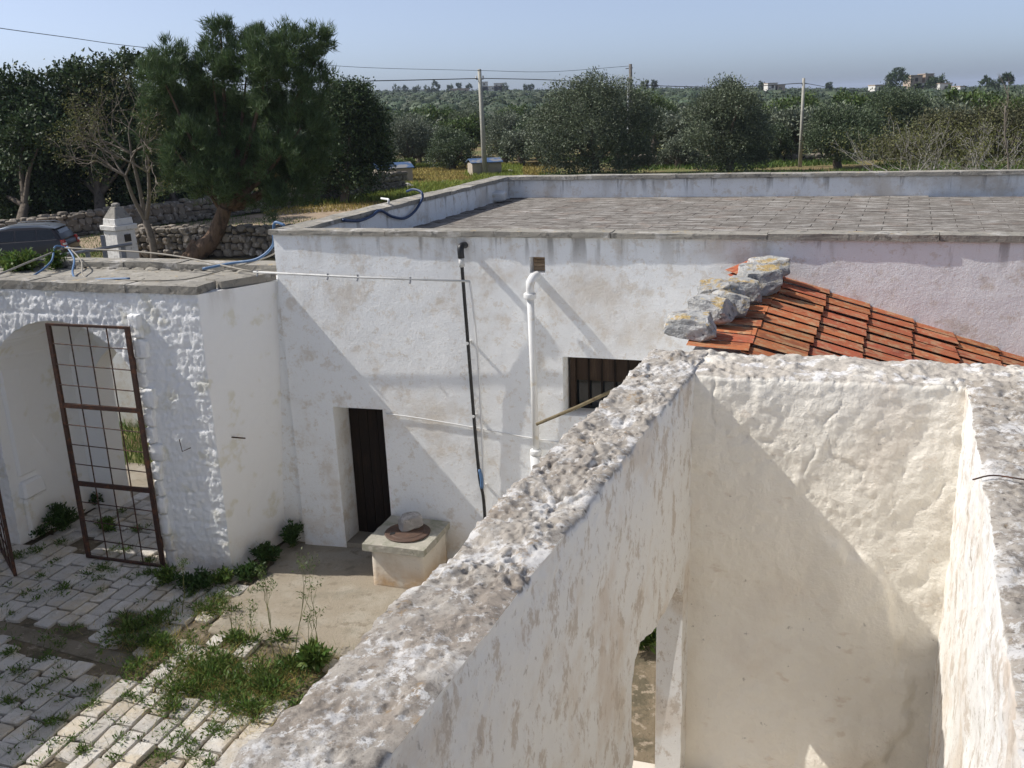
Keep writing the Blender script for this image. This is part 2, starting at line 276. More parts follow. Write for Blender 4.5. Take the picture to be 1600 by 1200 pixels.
class MB:
    def __init__(s): s.v, s.f = [], []
    def add(s, vs, fs):
        o = len(s.v); s.v += [tuple(map(float, q)) for q in vs]; s.f += [tuple(i + o for i in f) for f in fs]; return s
    def hexa(s, p):                                             # 8 points: bottom 4 ccw, top 4 ccw
        return s.add(p, [(3, 2, 1, 0), (4, 5, 6, 7), (0, 1, 5, 4), (1, 2, 6, 5), (2, 3, 7, 6), (3, 0, 4, 7)])
    def box(s, a0, a1, b0, b1, z0, z1, fr=True, g=0.0):
        p = [(a0, b0, z0), (a1, b0, z0), (a1, b1, z0), (a0, b1, z0), (a0 + g, b0 + g, z1), (a1 - g, b0 + g, z1), (a1 - g, b1 - g, z1), (a0 + g, b1 - g, z1)]
        return s.hexa([F(*q) for q in p] if fr else p)
    def tube(s, pts, r, n=8, cap=True):
        pts = [np.asarray(q, float) for q in pts]; rs = r if hasattr(r, '__len__') else [r] * len(pts)
        rings = []; up = None
        for i, q in enumerate(pts):
            t = pts[min(i + 1, len(pts) - 1)] - pts[max(i - 1, 0)]; t = t / (np.linalg.norm(t) + 1e-9)
            if up is None:
                up = np.cross(t, (0, 0, 1.0));
                if np.linalg.norm(up) < .1: up = np.cross(t, (0, 1.0, 0))
            up = up - t * (up @ t); up = up / (np.linalg.norm(up) + 1e-9); sd_ = np.cross(t, up)
            rings.append([q + rs[i] * (math.cos(k * 2 * math.pi / n) * up + math.sin(k * 2 * math.pi / n) * sd_) for k in range(n)])
        o = len(s.v); s.v += [tuple(q) for rg in rings for q in rg]
        for i in range(len(pts) - 1):
            for k in range(n):
                s.f.append((o + i * n + k, o + i * n + (k + 1) % n, o + (i + 1) * n + (k + 1) % n, o + (i + 1) * n + k))
        if cap: s.f.append(tuple(o + k for k in range(n))[::-1]); s.f.append(tuple(o + (len(pts) - 1) * n + k for k in range(n)))
        return s
    def lathe(s, c, prof, n=24, ang=0):
        o = len(s.v)
        for r, z in prof: s.v += [(c[0] + r * math.cos(ang + k * 2 * math.pi / n), c[1] + r * math.sin(ang + k * 2 * math.pi / n), c[2] + z) for k in range(n)]
        for i in range(len(prof) - 1):
            for k in range(n): s.f.append((o + i * n + k, o + i * n + (k + 1) % n, o + (i + 1) * n + (k + 1) % n, o + (i + 1) * n + k))
        s.f.append(tuple(o + k for k in range(n))[::-1]); s.f.append(tuple(o + (len(prof) - 1) * n + k for k in range(n))); return s
    def mesh(s, name, bev=0.0, seg=1):
        me = bpy.data.meshes.new(name); me.from_pydata(s.v, [], s.f); me.validate(); me.update()
        if bev:
            bm = bmesh.new(); bm.from_mesh(me); bmesh.ops.bevel(bm, geom=bm.edges[:], offset=bev, segments=seg, affect='EDGES', profile=.6); bm.to_mesh(me); bm.free()
        return me
    def put(s, name, m, parent=None, bev=0.0, smooth=False, **k):
        return put(name, s.mesh(name, bev), m, parent, smooth=smooth, **k)
def smoothpath(pts, n=8):
    pts = [np.asarray(q, float) for q in pts]; P = [2 * pts[0] - pts[1]] + pts + [2 * pts[-1] - pts[-2]]; out = []
    for i in range(1, len(P) - 2):
        for k in range(n):
            t = k / n; a, b, c, d = P[i - 1:i + 3]
            out.append(.5 * (2 * b + (c - a) * t + (2 * a - 5 * b + 4 * c - d) * t * t + (3 * b - a - 3 * c + d) * t ** 3))
    return out + [pts[-1]]
def lattice(us, vs_, ws):
    """closed surface lattice of a box in unit coordinates"""
    nu, nv, nw = len(us), len(vs_), len(ws); I = -np.ones((nu, nv, nw), np.int64)
    m = np.zeros((nu, nv, nw), bool); m[0] = m[-1] = 1; m[:, 0] = m[:, -1] = 1; m[:, :, 0] = m[:, :, -1] = 1
    I[m] = np.arange(m.sum()); i, j, k = np.nonzero(m); P = np.c_[np.asarray(us)[i], np.asarray(vs_)[j], np.asarray(ws)[k]]
    fs = []
    def q(A, flip):
        f = np.stack([A[:-1, :-1], A[1:, :-1], A[1:, 1:], A[:-1, 1:]], -1).reshape(-1, 4); fs.append(f[:, ::-1] if flip else f)
    q(I[:, :, -1], False); q(I[:, :, 0], True); q(I[:, 0, :], False); q(I[:, -1, :], True); q(I[0], True); q(I[-1], False)
    return P, np.concatenate(fs)
def vnormals(v, f):
    n = np.cross(v[f[:, 2]] - v[f[:, 0]], v[f[:, 3]] - v[f[:, 1]]); o = np.zeros_like(v)
    for k in range(4): np.add.at(o, f[:, k], n)
    return o / (np.linalg.norm(o, axis=1, keepdims=True) + 1e-12)
def roughwall(name, corners, z0, z1, nu, nv, zs, disp, m, cutters=(), shape=None, uedge=0, vedge=0, **k):
    """corners: footprint (a,b) x4 ccw: p00,p10,p11,p01; zs: z sample list"""
    us_ = np.linspace(0, 1, nu) if not uedge else np.concatenate([[0], np.linspace(uedge, 1 - uedge, nu - 2), [1]]); vs2 = np.linspace(0, 1, nv) if not vedge else np.concatenate([[0], np.linspace(vedge, 1 - vedge, nv - 2), [1]])
    P, f = lattice(us_, vs2, zs)
    c = np.asarray(corners, float); u, v_ = P[:, :1], P[:, 1:2]
    ab = c[0] * (1 - u) * (1 - v_) + c[1] * u * (1 - v_) + c[2] * u * v_ + c[3] * (1 - u) * v_
    ab = np.c_[ab, P[:, 2]]; X = FA(ab); nn = vnormals(X, f)
    nab = np.c_[nn @ EA, nn @ EB, nn[:, 2]]
    if shape: X = X + shape(ab, P)
    d = disp(ab, nab, P); keep = P[:, 2] <= zs[0] + 1e-6; d = np.where(keep, 0, d)
    X = X + nn * d[:, None]; me = npmesh(name, X, f)
    o = put(name, me, m, **k)
    if cutters:
        for cm in cutters:
            co = bpy.data.objects.new('cut', cm); col.objects.link(co)
            md = o.modifiers.new('b', 'BOOLEAN'); md.object = co; md.operation = 'DIFFERENCE'; md.solver = 'EXACT'
        dg = bpy.context.evaluated_depsgraph_get(); new = bpy.data.meshes.new_from_object(o.evaluated_get(dg))
        cs = [md.object for md in o.modifiers]; o.modifiers.clear(); o.data = new
        for co in cs: bpy.data.objects.remove(co)
    o.data.shade_smooth()
    if cutters:
        try: o.data.set_sharp_from_angle(angle=math.radians(70))
        except Exception: pass
    return o
def prism_ab(poly0, b0, poly1, b1):
    """loft of two (a,z) polygons at b0 and b1"""
    n = len(poly0); mb = MB(); mb.add([F(a, b0, z) for a, z in poly0] + [F(a, b1, z) for a, z in poly1],
        [tuple(range(n)), tuple(range(2 * n - 1, n - 1, -1))] + [(i + n, (i + 1) % n + n, (i + 1) % n, i) for i in range(n)])
    me = mb.mesh('cutter'); bm = bmesh.new(); bm.from_mesh(me); bmesh.ops.recalc_face_normals(bm, faces=bm.faces[:]); bm.to_mesh(me); bm.free(); return me
def fixn(me):
    bm = bmesh.new(); bm.from_mesh(me); bmesh.ops.recalc_face_normals(bm, faces=bm.faces[:]); bm.to_mesh(me); bm.free(); return me
def rock_mesh(name, seed, sub=2, flat=.8, chop=.0):
    bm = bmesh.new(); bmesh.ops.create_icosphere(bm, subdivisions=sub, radius=.62); v = np.array([q.co[:] for q in bm.verts]); r = np.random.default_rng(seed)
    ax = [(1, 0, 0), (-1, 0, 0), (0, 1, 0), (0, -1, 0), (0, 0, 1), (0, 0, -1)]
    pl = [(np.array(a_) + r.normal(0, .16, 3), r.uniform(.40, .47)) for a_ in ax] + [(r.normal(size=3), r.uniform(.46, .56)) for _ in range(7)]
    for _ in range(2):
        for n_, d_ in pl:
            n_ = n_ / np.linalg.norm(n_); e = v @ n_ - d_; v = v - np.clip(e, 0, None)[:, None] * n_
    v *= 1 + .07 * fbm(v + seed * 3.1, 2.2, 2, seed)[:, None] + (.05 * fbm(v + seed, 6, 3, seed) if sub > 2 else .03 * fbm(v + seed, 6, 1, seed))[:, None]
    for q, c in zip(bm.verts, v): q.co = c
    me = bpy.data.meshes.new(name); bm.to_mesh(me); bm.free(); return me

# ================================================================== LARGE STRUCTURE
# ---- terrain
def far_h(az): return np.interp(az, [-180, -60, -40, -27, -17, -7, -2, 8, 14, 19, 25, 40, 180], [16, 20, 24, 24, 19, 13.5, 11.5, 7.5, 4.2, 0, -2.5, -4, 0])
def terr(x, y):
    x = np.asarray(x, float); y = np.asarray(y, float); r = np.hypot(x, y); az = np.degrees(np.arctan2(x, y))
    s = lambda a, b, t: (lambda q: q * q * (3 - 2 * q))(np.clip((t - a) / (b - a), 0, 1))
    z = -.06 - 1.2 * s(80, 150, r) * (1 - s(150, 400, r)) + far_h(az) * np.clip((r - 120) / 880, 0, 1.0) ** 1.15
    z = z + 1.5 * s(90, 300, r) * vnoise(np.c_[x.ravel() / 90, y.ravel() / 90, np.zeros(x.size)], 4).reshape(x.shape) * .6
    return z - 45 * s(1150, 2600, r) - 60 * s(2600, 5000, r)
rad = np.concatenate([[.5, 6, 12, 18], np.geomspace(24, 6000, 64)]); ang = np.radians(np.concatenate([np.arange(-180, -60, 10), np.arange(-60, 60, 1.0), np.arange(60, 180, 10)]))
R_, A_ = np.meshgrid(rad, ang, indexing='ij'); X_, Y_ = R_ * np.sin(A_), R_ * np.cos(A_); Z_ = terr(X_, Y_)
na = len(ang); idx = np.arange(len(rad) * na).reshape(len(rad), na); nx = np.roll(idx, -1, 1)
fq = np.stack([idx[:-1], idx[1:], nx[1:], nx[:-1]], -1).reshape(-1, 4)
put('ground', npmesh('ground', np.c_[X_.ravel(), Y_.ravel(), Z_.ravel()], fq), 'ground', smooth=True, kind='structure')
sea = MB(); nS = 64
sea.add([(11500 * math.sin(i * 2 * math.pi / nS), 11500 * math.cos(i * 2 * math.pi / nS), -26) for i in range(nS)], [tuple(range(nS))])
sm = fixn(sea.mesh('sea')); put('sea', sm, 'sea', kind='structure')

# ---- courtyard floor
g = MB(); g.add([F(-9, -14, -.03), F(9.5, -14, -.03), F(9.5, .1, -.03), F(-1.5, .1, -.03), F(-1.5, 1.0, -.03), F(-9, 1.0, -.03)], [(0, 1, 2, 3, 4, 5)])
put('courtyard_ground', g.mesh('courtyard_ground'), 'soil', kind='structure')
P, f = lattice(np.linspace(0, 1, 60), np.linspace(0, 1, 46), [-.06, .012])
c = np.array([(-.62, -2.26), (3.95, -2.42), (4.0, .05), (-.86, .05)]); u, v_ = P[:, :1], P[:, 1:2]
ab = c[0] * (1 - u) * (1 - v_) + c[1] * u * (1 - v_) + c[2] * u * v_ + c[3] * (1 - u) * v_
edge = (u[:, 0] < .001) * fbm(np.c_[ab, P[:, 2] * 0], 3, 3, 2) * .10
ab[:, 0] += edge; zz = P[:, 2] + .012 * fbm(np.c_[ab, 0 * u], 1.3, 3, 3) * (P[:, 2] > 0)
put('concrete_floor', npmesh('concrete_floor', FA(np.c_[ab, zz]), f), 'concrete', smooth=True, kind='structure')

# ---- the long building
front = lambda ab, n, P: .006 * fbm(ab, .8, 2, 1) + .0022 * fbm(ab, 7, 3, 5)
zs = np.concatenate([np.linspace(0, 4.12, 90)])
lb = thing('long_farm_building', F(3.5, 0, 0), 'long low white farm building with flat stone roof behind the courtyard', 'building')
cut = [prism_ab([(-.005, -.1), (.69, -.1), (.675, 1.98), (-.02, 1.97)], -.4, [(.02, -.1), (.67, -.1), (.66, 1.96), (.0, 1.96)], 1.2),
       prism_ab([(2.97, 2.05), (4.05, 2.05), (4.05, 2.77), (2.97, 2.77)], -.4, [(3.02, 2.08), (4.0, 2.08), (4.0, 2.74), (3.02, 2.74)], 1.2),
       prism_ab([(2.62, 3.72), (2.80, 3.72), (2.80, 3.90), (2.62, 3.90)], -.4, [(2.62, 3.72), (2.80, 3.72), (2.80, 3.90), (2.62, 3.90)], .22)]
roughwall('wall', [(-.61, 0), (10.5, 0), (10.5, .6), (-.61, .6)], 0, 4.12, 260, 8, zs, front, 'wall', cut, parent=lb)
MB().box(-1.5, -.58, .06, .6, -.02, 3.45).put('low_wall', 'wall', lb)
MB().box(-.56, 10.4, 1.25, 7.5, 0, 3.768).put('roof_core', 'roofslab', lb)
MB().box(-.2, 4.9, .62, 1.22, -.02, 3.3).put('dark_room', 'dark', lb)
# parapets round the roof: b0 -> b1
par = lambda ab, n, P: .014 * fbm(ab, 1.6, 3, 8) + .010 * fbm(ab, 7, 3, 9)
zp = np.linspace(3.4, 4.12, 18)
BL = AB(onz(795, 273, 4.22)); BR = AB(onz(1600, 263, 4.22))
b_l = BL[1] + .05
roughwall('parapet', [(-.61, .6), (-.33, .6), (BL[0] - .02, b_l), (BL[0] - .30, b_l)], 3.4, 4.12, 14, 160, zp, par, 'wall', parent=lb)
b_r = 6.9
sl = (BR[1] - BL[1]) / (BR[0] - BL[0])
roughwall('parapet', [(BL[0] - .3, b_l), (11.5, b_l + sl * (11.5 - BL[0])), (11.5, b_l + sl * (11.5 - BL[0]) + .4), (BL[0] - .3, b_l + .4)], 3.4, 4.12, 220, 8, zp, par, 'wall', parent=lb)
# coping stones on the parapets
def coping(pa, pb, wd, z0, h, length, over, parent, m='coping', jig=.008, name='coping_stone'):
    """stones laid from (a,b) pa to pb; wd = (near side, far side) offsets across"""
    pa, pb = np.array(pa, float), np.array(pb, float); L_ = np.linalg.norm(pb - pa); t = (pb - pa) / L_; q = np.array([-t[1], t[0]]); s_ = 0.0
    while s_ < L_ - .05:
        l = min(length * random.uniform(.75, 1.25), L_ - s_)
        if L_ - s_ - l < .25: l = L_ - s_
        n_ = 6; P, f = lattice(np.linspace(0, 1, 7), np.linspace(0, 1, 5), np.linspace(0, 1, 3))
        j = random.uniform(-jig, jig); o_ = random.uniform(-jig, jig)
        e0 = s_ + .004; e1 = s_ + l - .004
        ab2 = pa + t * (e0 + (e1 - e0) * P[:, :1]) + q * (wd[0] + o_ + (wd[1] - wd[0]) * P[:, 1:2])
        A3 = np.c_[ab2, z0 + (h + j) * P[:, 2]]; A3 += .006 * np.stack([fbm(A3 + k * 7, 6, 2, 30 + k) for k in range(3)], 1)
        A3 += .004 * np.stack([fbm(A3 + k * 7, 22, 2, 40 + k) for k in range(3)], 1)
        put(name, npmesh(name, FA(A3), f), m, parent, smooth=False); s_ += l
coping((-.66, 0), (10.5, 0), (-.035, .24), 4.12, .062, 1.7, 0, lb)
coping((-.63 + .0, .25), (BL[0] - .32, b_l - .05), (-.31, .03), 4.12, .062, 1.5, 0, lb)
coping((BL[0] - .34, b_l - .04), (11.4, b_l - .04 + sl * (11.5 - BL[0])), (-.03, .30), 4.12, .062, 1.6, 0, lb)
# roof slabs, one by one
rng2 = random.Random(3); nsl = 0
MB().box(-.33, 10.42, .62, 2.72, 3.69, 3.775).put('roof_screed', 'roofslab', lb)
b_ = 2.74
while b_ < 7.6:
    dp = .300; row_ = int(round((b_ - 2.74) / .300))
    a_ = -.6 + .079 * b_ + .31 * (row_ % 2)
    while a_ < 10.6:
        l = .62
        blim = b_l + sl * (a_ - BL[0])
        amin = -.19 + (BL[0] + .31) * (b_ / b_l)
        if a_ > amin - .5 and b_ < blim - .02 and nsl < 295:
            z0 = 3.78 + rng2.uniform(-.0012, .0012); tl = rng2.uniform(-.001, .001); sk = .079 * dp
            mb = MB(); mb.hexa([F(*q) for q in ((a_ + .002, b_ + .002, 3.66), (a_ + l - .002, b_ + .002, 3.66), (a_ + l - .002 + sk, b_ + dp - .002, 3.66), (a_ + .002 + sk, b_ + dp - .002, 3.66),
                (a_ + .006, b_ + .006, z0), (a_ + l - .006, b_ + .006, z0 + tl), (a_ + l - .005 + sk, b_ + dp - .005, z0 + tl), (a_ + .005 + sk, b_ + dp - .005, z0))])
            mb.put('roof_slab', 'roofslab', lb); nsl += 1
        a_ += l
    b_ += dp
# door and window of the long building
dr = MB().box(-.03, .70, .40, .44, .0, 1.99).put('door', 'darkwood', lb)
for k in range(5): MB().box(.005 + k * .133, .005 + k * .133 + .125, .375, .40, .05, 1.95).put('plank', 'darkwood', dr)
MB().tube([F(.60, .33, 1.02), F(.60, .37, 1.02)], .02, 8).put('handle', 'rust', dr)
pass
MB().box(-.0, .68, .02, .40, -.02, .09).put('door_sill', 'concrete', lb)
wn = MB().box(2.98, 4.04, .30, .34, 2.05, 2.76).put('window', 'darkglass', lb)
for k in range(6): MB().box(3.08 + k * .155, 3.08 + k * .155 + .145, .265, .295, 2.42, 2.735).put('shutter_board', 'brownwood', wn)
for k in range(7): MB().box(3.065 + k * .155, 3.085 + k * .155, .25, .268, 2.09, 2.735).put('bar', 'darkwood', wn)
MB().box(3.02, 3.075, .20, .30, 2.06, 2.75).put('frame', 'brownwood', wn)
for k in range(4): MB().box(2.625, 2.80, .15, .22, 3.724 + k * .044, 3.724 + k * .044 + .038).put('brick', 'brick', lb)

# ---- the gate building
gt = thing('gatehouse', F(-3.25, -.95, 0), 'white rough stone gatehouse with arched passage and flat roof at left', 'gatehouse')
def gatedisp(ab, n, P):
    fr = np.clip(-n[:, 1] - .35, 0, .65) / .65
    q = ab * np.array([4.4, 4.4, 6.4]) + .35 * np.stack([fbm(ab + 3 * k, 2.2, 2, 60 + k) for k in range(3)], 1)
    f1, f2, cid = voro(q, 5); st = np.clip((f2 - f1) / .28, 0, 1)
    rid = 1 - 2 * np.abs(fbm(ab * np.array([1, 1, 1.8]), 7, 3, 12, .6)); m_ = np.clip(.6 + fbm(ab, 1.3, 2, 15), .15, 1.2)
    row = np.floor(ab[:, 2] / .205 + .25 * fbm(ab * (1, 1, .2), .9, 2, 16)); uu = ab[:, 0] / .30 + _h(row.astype(np.int64), row.astype(np.int64) * 0, row.astype(np.int64) * 0, 3) + .12 * fbm(ab, 3, 2, 17); fu = uu - np.floor(uu); vv_ = ab[:, 2] / .205 + .25 * fbm(ab * (1, 1, .2), .9, 2, 16); fv = vv_ - np.floor(vv_)
    blk = np.clip(np.minimum(np.minimum(fu, 1 - fu) * .30, np.minimum(fv, 1 - fv) * .205) / .030, 0, 1); bid = _h(np.floor(uu).astype(np.int64), row.astype(np.int64), row.astype(np.int64) * 0, 8)
    d = fr * (.0085 * blk + .009 * (bid - .5) * blk + .004 * rid + .005 * st + .009 * fbm(ab, 30, 3, 14, .75))
    return d - .01 + (1 - fr) * (.012 * fbm(ab, 1.4, 3, 11) + .004 * fbm(ab, 9, 3, 13))
def arch(c_, hw, R_, apex, n=14):
    zc = apex - R_; th = math.asin(min(.999, hw / R_)); pts = [(c_ + R_ * math.sin(th - 2 * th * i / n), zc + R_ * math.cos(th - 2 * th * i / n)) for i in range(n + 1)]
    return [(c_ + hw, -.2)] + pts + [(c_ - hw, -.2)]
AL = arch(-3.25, 1.22, 1.30, 3.22); ARr = arch(-3.10, .84, .95, 2.62)
cutg = [prism_ab(arch(-3.25, 1.22, 1.30, 3.22), -1.4, arch(-3.22, 1.10, 1.2, 3.05), .36), prism_ab(ARr, .30, ARr, 1.3)]
zs = np.linspace(0, 3.56, 150)
roughwall('wall', [(-7.2, -.95), (-1.10, -.95), (-.84, .72), (-7.2, .72)], 0, 3.56, 330, 60, zs, gatedisp, 'gatewall', cutg, shape=lambda ab, P: (.50 * (ab[:, 2] / 3.56) * P[:, 1] * P[:, 0] ** 8)[:, None] * EA, parent=gt)
# battered foot of the right pier
coping((-7.2, -.95), (-1.08, -.95), (-.02, .36), 3.56, .10, .85, 0, gt)
coping((-1.04, -.60), (-.68, .05), (-.035, .34), 3.56, .10, .42, 0, gt)
coping((-5.2, .42), (-.66, .42), (0, .32), 3.59, .08, .9, 0, gt)
rw = rng2
a_ = -5.2
while a_ < -.75:
    l = rw.uniform(.2, .42); me = rock_mesh('parapet_stone', int(a_ * 50) % 97, 2)
    put('parapet_stone', me, 'coping', gt, loc=F(a_ + l / 2, .48, 3.54), rot=-AZ, scale=(l * 1.05, .22, .15), smooth=False); a_ += l * .96
MB().box(-7.2, -1.2, -.45, .60, 3.5, 3.575).put('roof_floor', 'coping', gt)
# projecting jamb stones beside the gate: they cast the broad grazing shadow on the pier
z = .0
while z < 3.02:
    h = rng2.uniform(.17, .30); l = rng2.uniform(.10, .20); o_ = rng2.uniform(.075, .10)
    P, f = lattice(np.linspace(0, 1, 9), np.linspace(0, 1, 7), np.linspace(0, 1, 11)); A3 = np.c_[-2.06 + l * P[:, 0], -.93 - o_ + (o_ + .10) * P[:, 1], z + .005 + (h - .01) * P[:, 2]]
    cc = A3.mean(0); A3 = A3 - (A3 - cc) * (np.abs((P - .5) * 2).prod(1) ** .5 * .10)[:, None] + .012 * np.stack([fbm(A3 + 7 * k, 7, 3, 90 + k) for k in range(3)], 1) + .005 * np.stack([fbm(A3 + 7 * k, 26, 2, 95 + k) for k in range(3)], 1)
    put('jamb_stone', npmesh('jamb_stone', FA(A3), f), 'gatewall', gt, smooth=True); z += h
# impost block and pilaster on the left side of the passage
MB().box(-4.52, -4.36, -.80, -.46, 0, .62).put('pilaster', 'gatewall', gt, bev=.03)
MB().box(-4.52, -4.30, -.84, -.44, .62, .86, g=.03).put('impost_block', 'gatewall', gt, bev=.03)
MB().box(-4.52, -4.38, -.80, -.46, .92, 2.5).put('pilaster', 'gatewall', gt, bev=.03)

# ---- tall wing on the left, outside the picture; its shade lies on the courtyard
tw = thing('courtyard_wing', F(-7.5, -6, 0), 'two storey white wing closing the left side of the courtyard', 'building')
MB().box(-10, -5.5, -13, -1.61, -.05, 4.55).put('wall', 'wall', tw)
MB().box(-10.05, -5.47, -13.05, -1.58, 4.55, 4.78).put('cornice', 'coping', tw)
MB().box(-5.52, -5.47, -4.6, -3.6, 0, 2.0).put('door', 'darkwood', tw)

# ---- foreground roofless room: left wall, back wall, right wall
IL = lambda b: wob(5.105, b)          # inner face of the left wall
OL = lambda b: wob(4.62, b) + .04
def fgdisp(amp):
    def d(ab, n, P):
        up = np.clip((n[:, 2] - .25) / .5, 0, 1); side = 1 - up
        q = ab + .05 * np.stack([fbm(ab + 5 * k, 5, 2, 70 + k) for k in range(3)], 1)
        f1, f2, _ = voro(q * 11, 21); pit = np.clip(.38 - f1, 0, .16) / .16; h1, h2, hid = voro(q * np.array([6.5, 5.0, 6.5]), 27); fac = np.clip((h2 - h1) / .16, 0, 1)
        g1, g2, _ = voro(q * np.array([26, 26, 26]), 22); pit2 = np.clip(.36 - g1, 0, .2) / .2
        m1 = np.clip(fbm(ab, 2.3, 3, 33) * 1.6 + .35, 0, 1)
        rg_ = 1 - 2 * np.abs(fbm(ab, 13, 3, 34, .6))
        ms = np.clip((-6.75 + .12 * fbm(ab, 3, 2, 44) - ab[:, 1]) / .10, 0, 1); rf = 1 - .62 * ms; m1 = m1 * rf; rg_ = rg_ * rf; pit2 = pit2 * rf
        top = .030 * ms + .018 * np.clip(fbm(ab, 4.5, 2, 45) - .25, 0, 1) * 2 + .022 * fbm(ab, 2.2, 3, 31) + .014 * fbm(ab, 9, 3, 32) + (.020 * (hid - .5) + .010) * fac * rf + 0.006 * np.clip(rg_, -.4, 1) * np.clip(m1 + .3, 0, 1) + .005 * fbm(ab, 38, 2, 35) - .034 * pit * m1 - .014 * pit2 * np.clip(m1 + .2, 0, 1)
        sd_ = .016 * fbm(ab, 1.5, 3, 36) + .008 * fbm(ab, 8, 3, 37) + .003 * fbm(ab, 30, 2, 38)
        edge = (n[:, 2] > .45) & (n[:, 2] < .92) & (P[:, 2] > 3.4)
        e = np.where(edge, -.004 - .016 * np.abs(fbm(ab, 6, 3, 39)), 0)
        return amp * (up * top * .78 + side * sd_) + e
    return d
zf = np.concatenate([np.linspace(0, 2.4, 30), np.linspace(2.43, 3.2, 30), np.linspace(3.215, 3.56, 24), [3.6]])
b0, b1 = -9.6, -2.72
room = thing('roofless_room', F(5.2, -5.5, 0), 'roofless whitewashed room with thick weathered walls filling the lower right foreground', 'ruin')
hole = [(-.20, -.2), (-.20, 1.75), (-.40, 2.04), (-1.13, 2.06), (-1.58, 2.19), (-1.70, 2.14), (-1.76, 1.98), (-1.75, -.2)]
Cb = -3.22
hp = MB(); nH = len(hole); TH = lambda s_: IL(Cb + s_) - OL(Cb + s_)
outer = [(s_ if i >= 3 else s_ + 1.3, z) for i, (s_, z) in enumerate(hole)]
rg = [[F(IL(Cb + s_) + .3, Cb + s_, z) for s_, z in hole], [F(IL(Cb + s_) - .21, Cb + s_, z) for s_, z in hole], [F(IL(Cb + s_) - .23, Cb + s_, z) for s_, z in outer], [F(OL(Cb + s_) - .3, Cb + s_, z) for s_, z in outer]]
hp.add([q for r_ in rg for q in r_], [tuple(range(nH)), tuple(range(4 * nH - 1, 3 * nH - 1, -1))] + [(i + k, (i + 1) % nH + k, (i + 1) % nH + nH + k, i + nH + k) for i in range(nH) for k in (0, nH, 2 * nH)])
roughwall('left_wall', [(OL(b0), b0), (IL(b0), b0), (IL(b1), b1), (OL(b1), b1)], 0, 3.6, 46, 680, zf, fgdisp(1.0), 'frontwall', [fixn(hp.mesh('cutter'))], uedge=.09, parent=room)
zb = np.concatenate([np.linspace(0, 2.4, 60), np.linspace(2.43, 3.2, 36), np.linspace(3.215, 3.535, 22), [3.58]])
def bkdisp(ab, n, P):
    d = fgdisp(.9)(ab, n, P); side = np.clip(1 - np.abs(n[:, 2]) * 2, 0, 1)
    fc = (n[:, 1] < -.5)
    a_, z_ = ab[:, 0], ab[:, 2]
    # old vault scar: plaster below the curve stands proud of the wall above it
    cx, cz, R_ = 4.95, 1.15, 1.62
    wob_ = .07 * fbm(np.c_[a_, z_, 0 * a_], 3.5, 3, 51)
    rr = np.hypot(a_ - cx, z_ - cz) + wob_
    step = np.clip((R_ - rr) / .05, 0, 1) * np.clip((a_ - 5.75) / .25, 0, 1)
    patch = np.clip((.9 - np.abs(z_ - 2.35 - .25 * fbm(np.c_[a_, z_, 0 * a_], 1.7, 2, 52))) / .04, 0, 1)
    cr = np.exp(-(fbm(np.c_[a_, z_, 0 * a_], 2.1, 3, 53) / .035) ** 2) * np.clip((z_ - 2.2) / .8, 0, 1)
    return d + fc * side * (.045 * step + .010 * fbm(np.c_[a_, z_, 0 * a_], 1.6, 2, 54) - .012 * cr)
roughwall('back_wall', [(4.70, -3.22), (8.3, -3.24), (8.3, -2.58), (4.70, -2.60)], 0, 3.58, 270, 48, zb, bkdisp, 'backroom', vedge=.06, parent=room)
IR = lambda b: wob(6.985, b)
roughwall('right_wall', [(IR(-9.6), -9.6), (IR(-9.6) + .9, -9.6), (IR(-3.15) + .9, -3.15), (IR(-3.15), -3.15)], 0, 3.6, 60, 560, zf, fgdisp(1.0), 'frontwall', uedge=.05, parent=room)
MB().box(4.4, 6.5, -9.6, -3.2, -.04, .02).put('room_floor', mat('pale_floor', (.55, .50, .43), .9, [(3, .5, .65, (.46, .41, .34)), (12, .56, .68, (.62, .58, .52))], [(30, .006)]), room)
ter = thing('rear_terrace', F(6, -12, 0), 'flat roofed white block behind the roofless room', 'building')
MB().box(3.6, 8.2, -14, -10.7, -.05, 3.9).put('wall', 'wall', ter)
MB().box(3.55, 8.25, -14.05, -10.66, 3.9, 4.0).put('roof_floor', 'roofslab', ter)

# ---- tiled lean-to behind the back wall
lt = thing('tiled_outhouse', F(6.4, -1.4, 0), 'small outhouse with red terracotta tiled roof and a row of stones on top', 'outhouse')
RZ = lambda a: 3.70 - .33 * (a - 5.38)
fixpoly = [(4.72, 0), (9.2, 0), (9.2, RZ(9.2) - .02), (5.30, 3.70), (4.72, 3.70)]
put('wall', prism_ab([(a, z - (.20 if z else 0)) for a, z in fixpoly], -2.50, [(a + (.18 if a < 9 else 0), z - (.04 if z else 0)) for a, z in fixpoly], -.04), 'wall', lt)
def tile_mesh(L_=.50, Wd=.235):
    nx_, prof = 5, []
    for i in range(21):
        t = i / 20; z_ = .007 * (1 - math.cos(6 * math.pi * t)) * .5
        prof.append((t * Wd * 1.04 - Wd / 2, z_ + .002 * t))
    v, f_ = [], []
    for k in range(nx_):
        s_ = k / (nx_ - 1)
        for y_, z_ in prof: v.append((s_ * L_, y_, z_ * (1 - .15 * (1 - s_))))
    for y_, z_ in prof: v.append((L_, y_, z_ - .028))
    for y_, z_ in prof: v.append((L_ - .02, y_, -.03))
    n_ = len(prof)
    for k in range(nx_ + 1):
        for i in range(n_ - 1): f_.append((k * n_ + i, (k + 1) * n_ + i, (k + 1) * n_ + i + 1, k * n_ + i + 1))
    me = bpy.data.meshes.new('roof_tile'); me.from_pydata(v, [], f_); me.update(); return me
tm = tile_mesh()
tm.materials.append(M['terracotta'])
ZR = lambda a: 3.73 - .33 * (a - 5.38)
